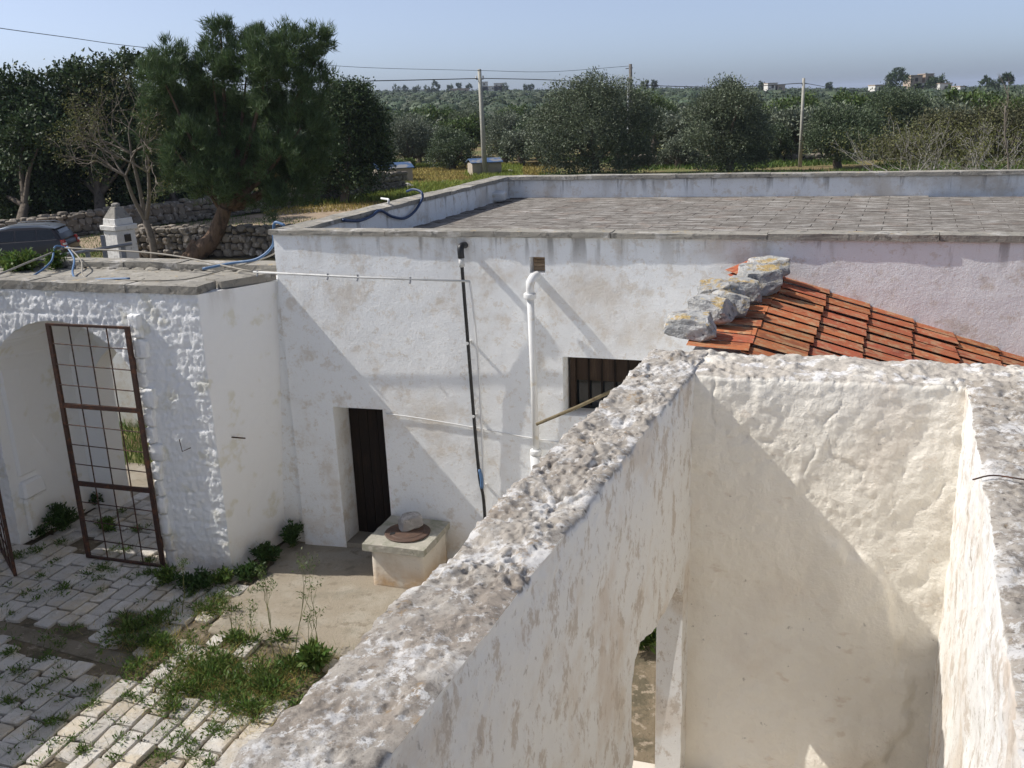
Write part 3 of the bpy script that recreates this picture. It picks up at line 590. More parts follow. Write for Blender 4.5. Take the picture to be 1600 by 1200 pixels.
for i, ae in enumerate((5.38, 5.84, 6.25, 6.66, 7.06, 7.47, 7.88, 8.29, 8.70)):
    for k in range(11):
        b_ = -2.44 + k * .237; as_ = ae - .49 + .079 * b_ + rng2.uniform(-.012, .012)
        rm = Matrix.Rotation(-AZ + rng2.uniform(-.012, .012), 3, 'Z') @ Matrix.Rotation((math.atan(.27) if i else .06) + rng2.uniform(-.012, .012), 3, 'Y') @ Matrix.Rotation(rng2.uniform(-.008, .008), 3, 'X')
        put('roof_tile', tm, None, lt, loc=F(as_, b_, (ZR(ae - .49) + .005 if i else 3.775) + .065 * b_ + rng2.uniform(-.004, .004)), rot=rm)
for k in range(2):
    rm = Matrix.Rotation(-AZ + .5 + k * .1, 3, 'Z') @ Matrix.Rotation(-.28, 3, 'Y')
    put('roof_tile', tm, None, lt, loc=F(4.88 - .02 * k, -.42 + .05 * k, 3.80 + .04 * k), rot=rm, scale=(.6, 1, 1))
stones = [((1078, 508), .40, .32, .25), ((1112, 482), .34, .30, .24), ((1140, 476), .30, .26, .25), ((1122, 460), .36, .30, .26), ((1158, 455), .32, .28, .26), ((1188, 440), .36, .30, .28), ((1178, 428), .28, .26, .2), ((1200, 418), .36, .28, .2)]
for i, ((x, y), lx, ly, lz) in enumerate(stones):
    b_ = (-2.28, -1.85, -1.55, -1.35, -1.05, -.75, -.55, -.25)[i]
    X = onb(x, y, b_); a_, _, z_ = AB(X)
    put('ridge_stone', rock_mesh('ridge_stone', 11 + i * 5, 4), 'roofstone', None, loc=X, rot=-AZ + random.uniform(-.4, .4), scale=(lx * 1.2, ly * 1.15, lz * 1.0), smooth=False,
        label=['large flat grey stone nearest the camera on the tiled roof', 'pale stone second from the near end of the row on the tiled roof', 'grey upright stone third in the row on the tiled roof', 'lichen spotted stone fourth in the row on the tiled roof',
               'grey stone in the middle of the row beside the red tiles', 'tall grey stone sixth along the row on the tiled roof', 'small stone seventh along the row on the tiled roof', 'yellow lichened stone at the far top end of the row on the tiled roof'][i],
        cat='stone', group='stones holding down the tile roof')

# ================================================================== COURTYARD
# ---- paving stones, one by one, in rows running away from us
pav = thing('courtyard_paving', F(-1.5, -3, 0), 'worn limestone paving with weeds in its joints in the courtyard at lower left', 'paving')
pav['kind'] = 'structure'
for k_ in ('category',): del pav[k_]
r3 = random.Random(11); npv = 0
def in_concrete(a, b): return a > -.70 + .06 * math.sin(b * 9) and b > -2.30 - .03 * a
def in_groove(a, b): return -2.60 - .11 * (a + 3.2) > b > -2.88 - .105 * (a + 2.94) and a < -.75
def visible(a, b):
    X = F(a, b, 0); d = X - EYE; fw = np.array([0, math.cos(PITCH), -math.sin(PITCH)]); dn = np.array([0, -math.sin(PITCH), -math.cos(PITCH)])
    z_ = d @ fw; u = d[0] / z_ * FPX; v_ = (d @ dn) / z_ * FPX
    x = 800 + u * math.cos(ROLL) + v_ * math.sin(ROLL); y = 600 - u * math.sin(ROLL) + v_ * math.cos(ROLL)
    if -60 < x < 640 and y < 1290: return y > 1200 - (x - 330) * .98 - 10 or (x < 900 and y < 1200 - (x - 330) * .96 + 70)
    return False
def paver(a, b, wd, ln, skew, into=None):
    global npv
    ins = .011; J = lambda: r3.uniform(-.013, .013)
    # rounded, uneven outline of eight corners
    hw, hl = wd / 2 - ins, ln / 2 - ins; cut = r3.uniform(.008, .03)
    out = [(-hw + cut, -hl), (hw - cut, -hl), (hw, -hl + cut), (hw, hl - cut), (hw - cut, hl), (-hw + cut, hl), (-hw, hl - cut), (-hw, -hl + cut)]
    out = [(x + J(), y + J()) for x, y in out]; zt = r3.uniform(.0, .016); tx, ty = r3.uniform(-.03, .03), r3.uniform(-.03, .03)
    ring = lambda s_, dz: [F(a + x * s_, b + y * s_, zt + dz + tx * x + ty * y) for x, y in out]
    lo, mid, top = ring(1.0, -.05), ring(1.0, -.010), ring(.90, .0)
    cen = [F(a + J(), b + J(), zt + .004 + r3.uniform(-.006, .004))]
    fs = [(i, (i + 1) % 8, 8 + (i + 1) % 8, 8 + i) for i in range(8)] + [(8 + i, 8 + (i + 1) % 8, 16 + (i + 1) % 8, 16 + i) for i in range(8)] + [(16 + i, 16 + (i + 1) % 8, 24) for i in range(8)]
    if into is not None: into.add(lo + mid + top + cen, fs); return
    MB().add(lo + mid + top + cen, fs).put('paving_stone', 'paving', pav, smooth=False); npv += 1
cand_p = []
a_ = -5.4
while a_ < 3.3:
    wd = r3.uniform(.19, .25); b_ = -8.2 + r3.uniform(0, .4)
    while b_ < 1.0:
        ln = r3.uniform(.22, .42); ac, bc = a_ + wd / 2, b_ + ln / 2
        ok = not in_concrete(ac, bc) and not in_concrete(ac + .12, bc + .1) and not in_groove(ac, bc) and not in_groove(ac, bc + ln * .3) and not in_groove(ac, bc - ln * .3)
        if bc > -.9 and not (-4.3 < ac < -2.1): ok = False
        if .0 < ac < 1.6 and -3.3 < bc < -2.5 and r3.random() < .75: ok = False
        if r3.random() < .03 or ac > wob(4.55, bc): ok = False
        if ok: cand_p.append((float(np.linalg.norm(F(ac, bc) - EYE)) + (0 if visible(ac, bc) else 50), ac, bc, wd, ln))
        b_ += ln
    a_ += wd
cand_p.sort(); extra = MB()
for k, (_, ac, bc, wd, ln) in enumerate(cand_p): paver(ac, bc, wd, ln, 0, None if k < 285 else extra)
if extra.v: extra.put('small_paving_stones', 'paving', pav, kind='stuff')
# the slabs seen through the doorway of the roofless room
for a_, b_, w_, l_ in ((2.5, -4.6, .5, .7), (2.5, -3.9, .5, .6), (3.0, -4.7, .5, .6), (3.05, -4.1, .5, .55), (3.1, -3.5, .6, .6), (3.6, -4.5, .5, .7), (3.6, -3.8, .5, .6), (3.65, -3.2, .5, .5), (3.0, -5.4, .6, .7), (3.6, -5.3, .5, .7), (2.6, -3.2, .5, .6)):
    paver(a_, b_, w_, l_, 0)
dg_ = MB(); dg_.add([F(-6, -2.27, -.022), F(-.75, -2.90, -.022), F(-.75, -3.12, -.022), F(-6, -2.53, -.022)], [(3, 2, 1, 0)][::1])
put('drain_groove', fixn(dg_.mesh('drain_groove')), mat('drain_mud', (.20, .17, .125), .95, [(3, .45, .62, (.13, .11, .075)), (12, .55, .68, (.30, .265, .21))], [(30, .012)]), kind='structure')

# ---- the gate leaves
def gate_leaf(A, B_, z0, z1, label, rails=3, cols=4, cells=4):
    A, B_ = np.array(A, float), np.array(B_, float); t = B_ - A; L_ = np.linalg.norm(t); t /= L_; q = np.array([-t[1], t[0]])
    g_ = thing('gate_leaf', F(A[0], A[1], z0), label, 'gate', 'iron gate leaves of the archway')
    def bar(name, s0, s1, za, zb, th, parent=g_):
        p = [A + t * s0 - q * th, A + t * s1 - q * th, A + t * s1 + q * th, A + t * s0 + q * th]
        return MB().hexa([F(*x, za) for x in p] + [F(*x, zb) for x in p]).put(name, 'rust', parent)
    fw = .055
    bar('stile', 0, fw, z0, z1, .02); bar('stile', L_ - fw, L_, z0, z1, .02)
    H_ = (z1 - z0) / rails
    for k in range(rails + 1):
        zz_ = z0 + H_ * k; bar('rail', fw, L_ - fw, max(z0, zz_ - .028), min(z1, zz_ + .028), .018)
    cell = (L_ - 2 * fw) / cols
    for k in range(1, cols): 
        x = fw + cell * k; MB().tube([F(*(A + t * x), z0 + .02), F(*(A + t * x), z1 - .02)], .009, 6).put('bar', 'rust', g_)
    for r_ in range(rails):
        for k in range(1, cells):
            zz_ = z0 + H_ * r_ + H_ * k / cells; MB().tube([F(*(A + t * .03 - q * .012), zz_ + .012), F(*(A + t * L_ * .5 - q * .012), zz_), F(*(A + t * (L_ - .03) - q * .012), zz_ - .012)], .007, 6).put('crossbar', 'rust', g_)
    for zz_ in (z0 + .35, z1 - .45): MB().tube([F(*(B_ - q * .0), zz_ - .07), F(*(B_ - q * .0), zz_ + .07)], .022, 8).put('hinge', 'rust', g_)
    return g_
gate_leaf((-3.24, -1.06), (-2.03, -1.06), .02, 3.17, 'rusty iron grid gate leaf standing shut across the right half of the archway')
X = AB(onz(27, 903, 0)); gate_leaf((X[0] - .02, X[1]), (-4.78, -1.0), .02, 3.1, 'rusty iron grid gate leaf swung open at the left edge of the picture')

# ---- cistern well with slab, lid and rock
wl = thing('cistern_well', F(1.13, -.47, 0), 'low square cistern well head with concrete slab beside the dark doorway', 'well')
P, f = lattice(np.linspace(0, 1, 14), np.linspace(0, 1, 14), np.linspace(0, .50, 12)); ab = np.c_[.80 + .66 * P[:, 0], -.84 + .74 * P[:, 1], P[:, 2]]
ab += .008 * np.stack([fbm(ab + 9 * k, 3, 3, 80 + k) for k in range(3)], 1)
M['wellbase'] = mat('stained_plaster', (.62, .57, .49), .93, [(2, .5, .66, (.52, .45, .36)), (2.6, .3, .62, (.48, .30, .14), {'z': (.40, .02), 'amt': .9}), (40, .62, .7, (.28, .24, .2), {'amt': .5})], [(14, .012), (60, .005)])
put('base', npmesh('base', FA(ab), f), 'wellbase', wl, smooth=True)
M['slab'] = mat('mossy_concrete', (.36, .34, .285), .95, [(4, .5, .64, (.26, .26, .20)), (9, .56, .66, (.45, .42, .36)), (40, .62, .7, (.14, .14, .11))], [(30, .008), (120, .003)])
P, f = lattice(np.linspace(0, 1, 24), np.linspace(0, 1, 24), np.linspace(0, 1, 4)); ab = np.c_[.71 + .80 * P[:, 0], -.90 + .84 * P[:, 1], .50 + .085 * P[:, 2]]
ab += .007 * np.stack([fbm(ab + 9 * k, 6, 3, 84 + k) for k in range(3)], 1)
put('slab', npmesh('slab', FA(ab), f), 'slab', wl, smooth=False)
lid = put('well_lid', MB().lathe(F(1.13, -.50, .592), [(.275, 0), (.28, .012), (.27, .02), (.215, .022), (.205, .03), (.0501, .034)], 36).mesh('well_lid'), 'iron', label='round rusty iron lid lying on the cistern well slab', cat='lid', smooth=False)
MB().lathe(F(.985, -.62, .612), [(.035, 0), (.035, .012), (.022, .014)], 12).put('handle_boss', 'blackplastic', lid)
M['greyrock'] = mat('grey_rock', (.30, .285, .27), .95, [(6, .5, .62, (.42, .40, .38)), (14, .56, .66, (.17, .16, .15))], [(25, .015), (80, .006)])
put('rock', rock_mesh('rock', 29, 4), 'greyrock', loc=F(1.14, -.42, .70), rot=.5, scale=(.30, .22, .19), smooth=True, label='rough grey rock weighing down the iron well lid', cat='rock')
bk = thing('blue_bucket', onz(728, 848, 0) + np.array([.14, .12, 0]), 'blue plastic bucket half hidden behind the foreground wall top', 'bucket')
bc = onz(728, 848, 0) + np.array([.14, .12, 0]); put('body', MB().lathe(bc, [(.12, 0), (.155, .30), (.165, .30), (.165, .32), (.15, .32), (.11, .03)], 24).mesh('body'), 'hose', bk, smooth=True)
MB().tube([bc + (.16 * math.cos(t), .16 * math.sin(t) * .2, .30 + .12 * math.sin(t)) for t in np.linspace(0, math.pi, 12)], .004, 6).put('handle', 'zinc', bk)

# ---- pipes, conduits and rods on the long wall
bp = thing('black_drain_pipe', F(1.87, -.06, 0), 'thin black drain pipe with an elbow running down the white wall', 'pipe')
MB().tube(smoothpath([F(1.86, .05, 4.02), F(1.86, -.10, 4.03), F(1.86, -.145, 4.0), F(1.865, -.15, 3.90)], 5), .038, 12).put('elbow', 'blackplastic', bp, smooth=True)
MB().tube(smoothpath([F(1.865, -.15, 3.90), F(1.875, -.10, 3.0), F(1.90, -.07, 1.9), F(1.93, -.06, 1.2), F(1.97, -.06, .9), F(1.98, -.06, .02)], 6), .020, 10).put('pipe', 'blackplastic', bp, smooth=True)
MB().tube([F(1.865, -.15, 3.90), F(1.866, -.147, 3.80)], .032, 10).put('collar', 'greypvc', bp, smooth=True)
for z, b_ in ((2.9, -.095), (2.0, -.073)): MB().tube([F(1.875 + (2.9 - z) * .025, .02, z), F(1.875 + (2.9 - z) * .025, b_ - .03, z)], .018, 8).put('clip', 'whitepvc', bp)
MB().tube(smoothpath([F(1.93, -.06, 1.32), F(1.96, -.075, 1.2), F(1.955, -.07, 1.08)], 4), .022, 8).put('blue_tape', 'hose', bp, smooth=True)
cp = thing('upright_conduit', F(1.96, -.04, 0), 'thin white conduit upright on the wall beside the black pipe', 'conduit')
MB().tube(smoothpath([F(1.965, -.19, 3.64), F(1.97, -.18, 3.60), F(1.98, -.12, 3.2), F(1.985, -.06, 2.3), F(1.975, -.045, .6)], 4), .014, 8).put('pipe', 'whitepvc', cp, smooth=True)
for z in (1.9, 1.1): MB().tube([F(1.985, -.0, z), F(1.985, -.05, z)], .02, 8).put('clip', 'whitepvc', cp)
hc = thing('level_conduit', F(.6, -.04, 3.6), 'pale conduit run level along the white wall from the gatehouse roof', 'conduit')
pA = F(-.80, -.22, 3.70); pB = F(1.965, -.19, 3.645)
MB().tube([pA, (pA + pB) / 2 + (0, 0, -.01), pB], .013, 8).put('pipe', 'greypvc', hc, smooth=True)
for t in (.02, .36, .50, .74): q = pA + (pB - pA) * t; MB().tube([q + (0, 0, .02), q + (.0, 0, -.02), q - EB * .022 + (0, 0, -.05)], .011, 6).put('clip', 'zinc', hc)
dp = thing('white_downpipe', F(2.66, -.08, 0), 'thick whitewashed downpipe below the small square hole in the wall', 'downpipe')
MB().tube(smoothpath([F(2.70, .03, 3.69), F(2.685, -.10, 3.68), F(2.67, -.16, 3.62), F(2.665, -.16, 3.50)], 6), [.05, .05, .05, .05, .051, .052, .052, .051, .05, .05, .049, .048, .047, .046, .045, .044, .043, .042, .041], 14).put('elbow', 'whitepvc', dp, smooth=True)
MB().tube([F(2.665, -.15, 3.52), F(2.66, -.09, 2.5), F(2.66, -.07, 1.55)], .039, 14).put('pipe', 'whitepvc', dp, smooth=True)
MB().tube([F(2.66, -.09, 1.57), F(2.67, -.09, .0)], .065, 14).put('lower_pipe', 'whitepvc', dp, smooth=True)
for z, b_ in ((3.46, -.155), (1.58, -.09)): MB().lathe(F(2.662, b_, z), [(.066, 0), (.07, .01), (.07, .05), (.066, .06)], 16).put('collar', 'whitepvc', dp, smooth=True)
MB().tube(smoothpath([F(-.0 + .72, -.012, 1.93), F(1.2, -.014, 1.90), F(2.0, -.014, 1.82), F(2.6, -.012, 1.75), F(3.3, -.012, 1.70)], 5), .007, 6).put('wall_cable', 'whitepvc', smooth=True, label='thin white cable crossing the wall from the doorway to the window', cat='cable')
sA = onb(838, 663, -.55); sB = F(3.62, .12, 2.40)
MB().tube([sA, (sA + sB) / 2 + (0, 0, -.012), sB], [.019, .022, .021], 8).put('wooden_pole', 'stick', smooth=True, label='slim brown wooden pole leaning out of the barred window', cat='pole')
# iron rods
X = onb(362, 683, -.55)
def side(x, y, a=-1.06):
    r = ray(x, y); q = P0 + a * EA; return EYE + r * (((q - EYE) @ EA) / (r @ EA))
p1 = side(361, 683, -1.05); MB().tube([p1 - EA * .03, p1 + EA * .20 + (0, 0, .0), ], .009, 6).put('iron_rod', 'rust', label='short iron rod sticking out of the shaded side of the gatehouse', cat='rod')
p1 = onb(290, 700, -.97); MB().tube([p1 + EB * .03 + EA * .06, p1 - EB * .07 + (0, 0, -.02), p1 - EB * .07 - EA * .02 + (0, 0, .14)], .006, 6).put('iron_hook', 'rust', label='small bent iron hook on the sunlit front of the gatehouse pier', cat='hook')
p1 = side(412, 448, -1.03); MB().tube([p1, p1 + EA * .05, p1 + EA * .055 + (0, 0, -.11)], .006, 6).put('iron_hook', 'rust', label='small iron hook near the top of the gatehouse side wall', cat='hook')
p1 = F(IR(-5.1) - .03, -5.1, 3.50)
MB().tube(smoothpath([F(IR(-5.1) - .05, -5.1, 3.615), F(IR(-5.1) + .05, -5.08, 3.64), F(IR(-5.1) + .2, -5.12, 3.645), F(IR(-5.1) + .36, -5.09, 3.64), F(IR(-5.1) + .52, -5.11, 3.655), F(IR(-5.1) + .60, -5.06, 3.65)], 5), .0042, 6).put('wire', 'rust', label='twisted grey wire laid across the top of the right wall', cat='wire')

# ---- cables and hoses on the roofs
apex = F(-4.25, .50, 3.84)
def hose(name, pts, r, m, label, cat='hose', group=None): return MB().tube(smoothpath(pts, 8), r, 8).put(name, m, smooth=True, label=label, cat=cat, group=group)
hose('conduit', [apex, F(-2.5, .35, 3.80), pA + (0, 0, .0)], .011, 'beigecable', 'long pale conduit slung across the gatehouse roof to the white wall', 'conduit')
hose('conduit', [apex + (0, 0, -.01), F(-4.18, -.2, 3.76), F(-4.1, -.93, 3.70), F(-4.6, -1.0, 3.68)], .013, 'beigecable', 'pale conduit dropping forward at the left end of the gatehouse roof', 'conduit')
hose('hose', [apex + (.05, 0, .0), apex + (-.05, -.1, .03), F(-4.1, .1, 3.72), F(-3.98, -.35, 3.62), F(-3.94, -.6, 3.64)], .013, 'hose', 'short light blue hose end hanging on the gatehouse roof')
hose('hose', [apex + (.06, .02, .01), F(-3.9, .3, 3.72), F(-3.55, -.15, 3.62), F(-3.1, -.55, 3.61), F(-2.6, -.70, 3.66), F(-2.2, -.72, 3.68)], .014, 'hose', 'blue hose sagging across the middle of the gatehouse roof')
hose('hose', [apex + (.08, .03, .0), F(-3.7, .2, 3.72), F(-3.3, -.25, 3.61), F(-2.8, -.62, 3.64), F(-1.9, -.75, 3.67), F(-1.5, -.55, 3.66), F(-1.2, -.1, 3.72), F(-.9, .30, 3.80), F(-.66, .45, 3.95)], .009, 'beigecable', 'thin pale cable lying along the gatehouse roof edge', 'cable')
hose('hose', [F(-.5, .10, 4.225), F(-.64, .12, 4.25), F(-.70, .16, 4.12), F(-.76, .2, 3.95), F(-.95, .12, 3.80), F(-1.3, .05, 3.75), F(-1.6, -.1, 3.70)], .018, 'hose', 'thick blue hose curving down from the corner of the long roof')
def inpar(x, y, off=.03):
    i0, i1 = F(-.33, .6), F(BL[0] - .02, b_l); n_ = np.array([(i1 - i0)[1], -(i1 - i0)[0], 0]); n_ /= np.linalg.norm(n_); q = i0 + n_ * off; r = ray(x, y); return EYE + r * (((q - EYE) @ n_) / (r @ n_))
hose('hose', [inpar(x, y, .05) for x, y in ((536, 344), (560, 345), (580, 338), (594, 329), (612, 338), (632, 341), (648, 330), (659, 312), (660, 303))] + [inpar(655, 298, -.02), inpar(645, 296, -.15), inpar(636, 299, -.3)], .020, 'hose_dark', 'dark blue hose looped against the inside of the roof parapet')
hose('bracket', [inpar(607, 318, .04), inpar(607, 312, .04), inpar(603, 311, -.1), inpar(596, 310, -.3)], .016, 'whitepvc', 'small white bent pipe hooked over the roof parapet', 'pipe')
X = onz(772, 314, 3.80); put('roof_block', rock_mesh('roof_block', 41, 3), M['whitepvc'], loc=X + (0, 0, .09), rot=-AZ, scale=(.50, .32, .22), smooth=True, label='whitewashed stone block lying on the far corner of the roof', cat='stone')

# ================================================================== BEHIND THE GATEHOUSE
# ---- lower roof with chimney and railing
cbase = atY(193, 405, 17.6); ca, cb, cz = AB(cbase)
lo = thing('rear_outbuilding', F(ca - 1.5, cb + .6, 0), 'low outbuilding with a flat roof behind the gatehouse', 'outbuilding')
MB().box(ca - 4.5, ca + .5, cb - .5, cb + 2.2, -.1, 2.35).put('wall', 'wall', lo)
MB().box(ca - 4.53, ca + .53, cb - .53, cb + 2.23, 2.35, 2.45).put('roof_floor', 'roofslab', lo)
rp = MB(); rp.add([F(-4.6, .76, -.012), F(-1.6, .76, -.012), F(-1.6, 2.1, -.012), F(-5.2, 2.1, -.012)], [(0, 1, 2, 3)]); put('rear_path', rp.mesh('rear_path'), 'concrete', kind='structure')
ch = thing('chimney', F(ca, cb, 2.45), 'white plastered chimney with pyramid cap and small square vent', 'chimney')
def sq(a, b, h, z): return [F(a - h, b - h, z), F(a + h, b - h, z), F(a + h, b + h, z), F(a - h, b + h, z)]
M['chimneywhite'] = mat('chimney_limewash', (.66, .64, .60), .93, [(3, .5, .66, (.56, .53, .48)), (9, .58, .68, (.40, .37, .32))], [(12, .02), (50, .006)])
rot45 = lambda pts, ang=-.28: [F(ca, cb, 0) * (1, 1, 0) + np.array([(q - F(ca, cb, 0))[0] * math.cos(ang) - (q - F(ca, cb, 0))[1] * math.sin(ang), (q - F(ca, cb, 0))[0] * math.sin(ang) + (q - F(ca, cb, 0))[1] * math.cos(ang), q[2]]) for q in pts]
def frus(h0, z0, h1, z1): h0, h1 = h0 * .94, h1 * .94; return MB().hexa(rot45(sq(ca, cb, h0, z0)) + rot45(sq(ca, cb, h1, z1)))
shaft = frus(.235, 2.45, .205, 3.57).put('shaft', 'chimneywhite', ch, bev=.01)
frus(.245, 3.57, .25, 3.66).put('ledge', 'chimneywhite', ch, bev=.01); frus(.20, 3.66, .19, 3.78).put('collar', 'chimneywhite', ch, bev=.01)
frus(.185, 3.78, .075, 3.98).put('cap', 'coping', ch, bev=.01); put('finial', rock_mesh('finial', 5, 2), 'coping', ch, loc=F(ca, cb, 4.0), scale=(.15, .13, .10), smooth=True)
MB().hexa(rot45([F(ca + .20, cb - .05, 3.36), F(ca + .225, cb - .05, 3.36), F(ca + .225, cb + .07, 3.36), F(ca + .20, cb + .07, 3.36), F(ca + .20, cb - .05, 3.49), F(ca + .222, cb - .05, 3.49), F(ca + .222, cb + .07, 3.49), F(ca + .20, cb + .07, 3.49)])).put('vent', 'dark', ch)
rl = thing('railing', atY(165, 405, 16.6), 'grey steel handrail on posts in front of the chimney', 'railing')
q0, q1, q2 = atY(-20, 412, 16.2), atY(60, 404, 16.3), atY(206, 381, 16.6)
MB().tube([q0, q1, q2], .028, 8).put('handrail', 'zinc', rl, smooth=True)
for x, y, Yd, hh in ((160, 368, 16.55, .05), (192, 384, 16.6, 0), (136, 390, 16.5, 0)):
    q = atY(x, y, Yd); MB().box(q[0] - .03, q[0] + .03, q[1] - .03, q[1] + .03, 2.4, q[2], fr=False).put('post', 'zinc', rl)

# ---- lane, dry-stone walls
ln = MB(); ln.add([(-40, 40, 0.0), (-8.5, 41.5, 0.0), (-7, 60, 0.0), (-16, 51, 0.0), (-24, 42.9, 0.0), (-40, 42, 0)], [(0, 1, 2, 3, 4, 5)]); put('dirt_lane', fixn(ln.mesh('dirt_lane')), 'dirtlane', kind='structure')
rocks = [rock_mesh('stone', 50 + i * 7, 2) for i in range(6)]
for r_ in rocks: r_.materials.append(M['drystone']); r_.shade_flat()
def drywall(path, h, sz, label, maxn, depth=.5):
    t = thing('dry_stone_wall', path[0], label, 'wall'); pts = [np.array(q, float) for q in path]; cnt = 0; xs = MB(); r4 = random.Random(int(abs(path[0][0]) * 10)); spots = []
    for i in range(len(pts) - 1):
        d = pts[i + 1] - pts[i]; L_ = np.linalg.norm(d); d /= L_; q = np.array([-d[1], d[0], 0])
        p = [pts[i] - q * depth * .38, pts[i + 1] - q * depth * .38, pts[i + 1] + q * depth * .38, pts[i] + q * depth * .38]
        xs.hexa([x + (0, 0, -.2) for x in p] + [x + (0, 0, h * .93) for x in p])
        z = 0.0
        while z < h - .05:
            hh = sz * r4.uniform(.40, .95); s_ = -r4.uniform(0, sz)
            while s_ < L_:
                l = sz * r4.uniform(.5, 1.6); spots.append((pts[i] + d * (s_ + l / 2) - q * depth * r4.uniform(.30, .42) + (0, 0, z + hh / 2 + r4.uniform(-.06, .06)), l, hh * r4.uniform(.85, 1.35), math.atan2(d[1], d[0]))); s_ += l * .93
            z += hh * .9
        s_ = 0
        while s_ < L_:
            l = sz * r4.uniform(.7, 1.4); spots.append((pts[i] + d * (s_ + l / 2) + q * .1 + (0, 0, h + r4.uniform(-.05, .06)), l, sz * .5, math.atan2(d[1], d[0]))); s_ += l
    xs.put('core', 'dark', t)
    spots.sort(key=lambda s_: np.linalg.norm(s_[0] - EYE))
    vv, ff = [], []; base = rocks[0]
    for n_, (c, l, hh, an) in enumerate(spots):
        rk = r4.choice(rocks); sc_ = (l * 1.0, depth * .75, hh * 1.02); ang_ = an + r4.uniform(-.4, .4)
        if n_ < maxn: put('stone', rk, None, t, loc=c, rot=ang_, scale=sc_)
        else:
            v = np.array([q.co[:] for q in rk.vertices]) * sc_; ca_, sa_ = math.cos(ang_), math.sin(ang_); o = sum(len(x) for x in vv)
            vv.append(np.c_[v[:, 0] * ca_ - v[:, 1] * sa_, v[:, 0] * sa_ + v[:, 1] * ca_, v[:, 2]] + c); ff.append(np.array([p.vertices[:] for p in rk.polygons]) + o)
    if vv: put('small_stones', npmesh('small_stones', np.concatenate(vv), np.concatenate(ff)), 'drystone', t, smooth=True, kind='stuff')
drywall([(-15.2, 39.2, 0), (-8.2, 37.6, 0), (-6.0, 37.2, 0)], 1.12, .31, 'dry stone wall behind the leaning pine trunk and the chimney', 290)
drywall([(-30, 41.5, 0), (-23.5, 43.2, 0), (-16.8, 51, 0), (-12, 57.5, 0), (-7, 65, 0)], 1.05, .42, 'longer dry stone wall on the far side of the lane behind the car', 290)
far_wall = [(9, 79, -.2), (22, 80, -.5), (34, 79, -.6)]
drywall(far_wall, .9, .6, 'low far dry stone wall beyond the roof on the right among the trees', 120)

# ---- parked car in the lane
cx, cy, cz = atY(117, 402, 37.0); cz = 0.02
car = thing('parked_car', (cx - 2.0, cy, cz), 'grey dark windowed estate car parked in the lane at the left edge', 'car')
CR = Matrix.Rotation(math.radians(186), 3, 'Z')
def C3(x, y, z): q = CR @ Vector((x - .0, y, z)); return np.array([cx + q.x, cy + q.y, cz + q.z])      # x=0 at the tail, forward +x
def carloft(secs, ys): pass
prof = [(.02, .55), (0, .85), (.06, 1.02), (.28, 1.12), (3.15, 1.05), (4.15, .88), (4.35, .70), (4.38, .40), (4.2, .24), (.15, .26)]
def extr(pr, w0, w1, name, m, parent, bev=.0, smooth=True):
    n_ = len(pr); zs_ = [p[1] for p in pr]; zlo, zhi = min(zs_), max(zs_)
    wf = lambda z: w0 + (w1 - w0) * (z - zlo) / (zhi - zlo + 1e-6)
    mb = MB().add([C3(x, -wf(z), z) for x, z in pr] + [C3(x, wf(z), z) for x, z in pr], [tuple(range(n_)), tuple(range(2 * n_ - 1, n_ - 1, -1))] + [(i + n_, (i + 1) % n_ + n_, (i + 1) % n_, i) for i in range(n_)])
    me = fixn(mb.mesh(name, bev, 2)); return put(name, me, m, parent, smooth=smooth)
body = extr(prof, .86, .84, 'body', 'cardark', car, .05)
cabin = [(.10, 1.05), (.22, 1.30), (.45, 1.52), (.9, 1.60), (1.9, 1.61), (2.55, 1.50), (3.35, 1.05)]
extr(cabin, .82, .62, 'cabin', 'cardark', car, .05)
extr([(.32, 1.49), (.5, 1.56), (.95, 1.635), (1.9, 1.645), (2.45, 1.56), (2.4, 1.50), (1.8, 1.55), (.9, 1.54)], .66, .60, 'roof_panel', 'carpaint', car, .02)
for s_ in (-1, 1):
    for x0, x1, x2, x3 in ((.30, .95, 1.0, .48), (1.02, 1.75, 1.75, 1.06), (1.82, 3.05, 2.45, 1.82)):
        yy = lambda z: s_ * (.82 + (.62 - .82) * (z - 1.05) / .56 + .006)
        MB().hexa([C3(x0, yy(1.10), 1.10), C3(x1, yy(1.10), 1.10), C3(x1, yy(1.10) - s_ * .02, 1.10), C3(x0, yy(1.10) - s_ * .02, 1.10), C3(x3, yy(1.48), 1.48), C3(x2, yy(1.48), 1.48), C3(x2, yy(1.48) - s_ * .02, 1.48), C3(x3, yy(1.48) - s_ * .02, 1.48)]).put('window', 'carglass', car)
    MB().tube([C3(.5, s_ * .58, 1.62), C3(.7, s_ * .58, 1.68), C3(1.9, s_ * .58, 1.69), C3(2.1, s_ * .58, 1.63)], .016, 6).put('roof_rail', 'zinc', car)
    MB().hexa([C3(-.02, s_ * .62, .80), C3(-.02, s_ * .84, .80), C3(.12, s_ * .86, .80), C3(.12, s_ * .62, .80), C3(.05, s_ * .62, 1.08), C3(.05, s_ * .82, 1.08), C3(.16, s_ * .84, 1.08), C3(.16, s_ * .62, 1.08)]).put('tail_light', 'redlens', car)
    MB().hexa([C3(-.03, s_ * .66, .90), C3(-.03, s_ * .86, .90), C3(.06, s_ * .875, .90), C3(.06, s_ * .66, .90), C3(-.0, s_ * .66, .97), C3(-.0, s_ * .86, .97), C3(.07, s_ * .875, .97), C3(.07, s_ * .66, .97)]).put('reverse_light', 'whitelens', car)
    for xw in (.85, 3.5):
        wv = MB(); wv.tube([C3(xw, s_ * .66, .31), C3(xw, s_ * .87, .31)], .31, 20); wh = wv.put('wheel', 'tyre', car, smooth=False)
        MB().tube([C3(xw, s_ * .80, .31), C3(xw, s_ * .88, .31)], .19, 16).put('rim', 'zinc', wh)
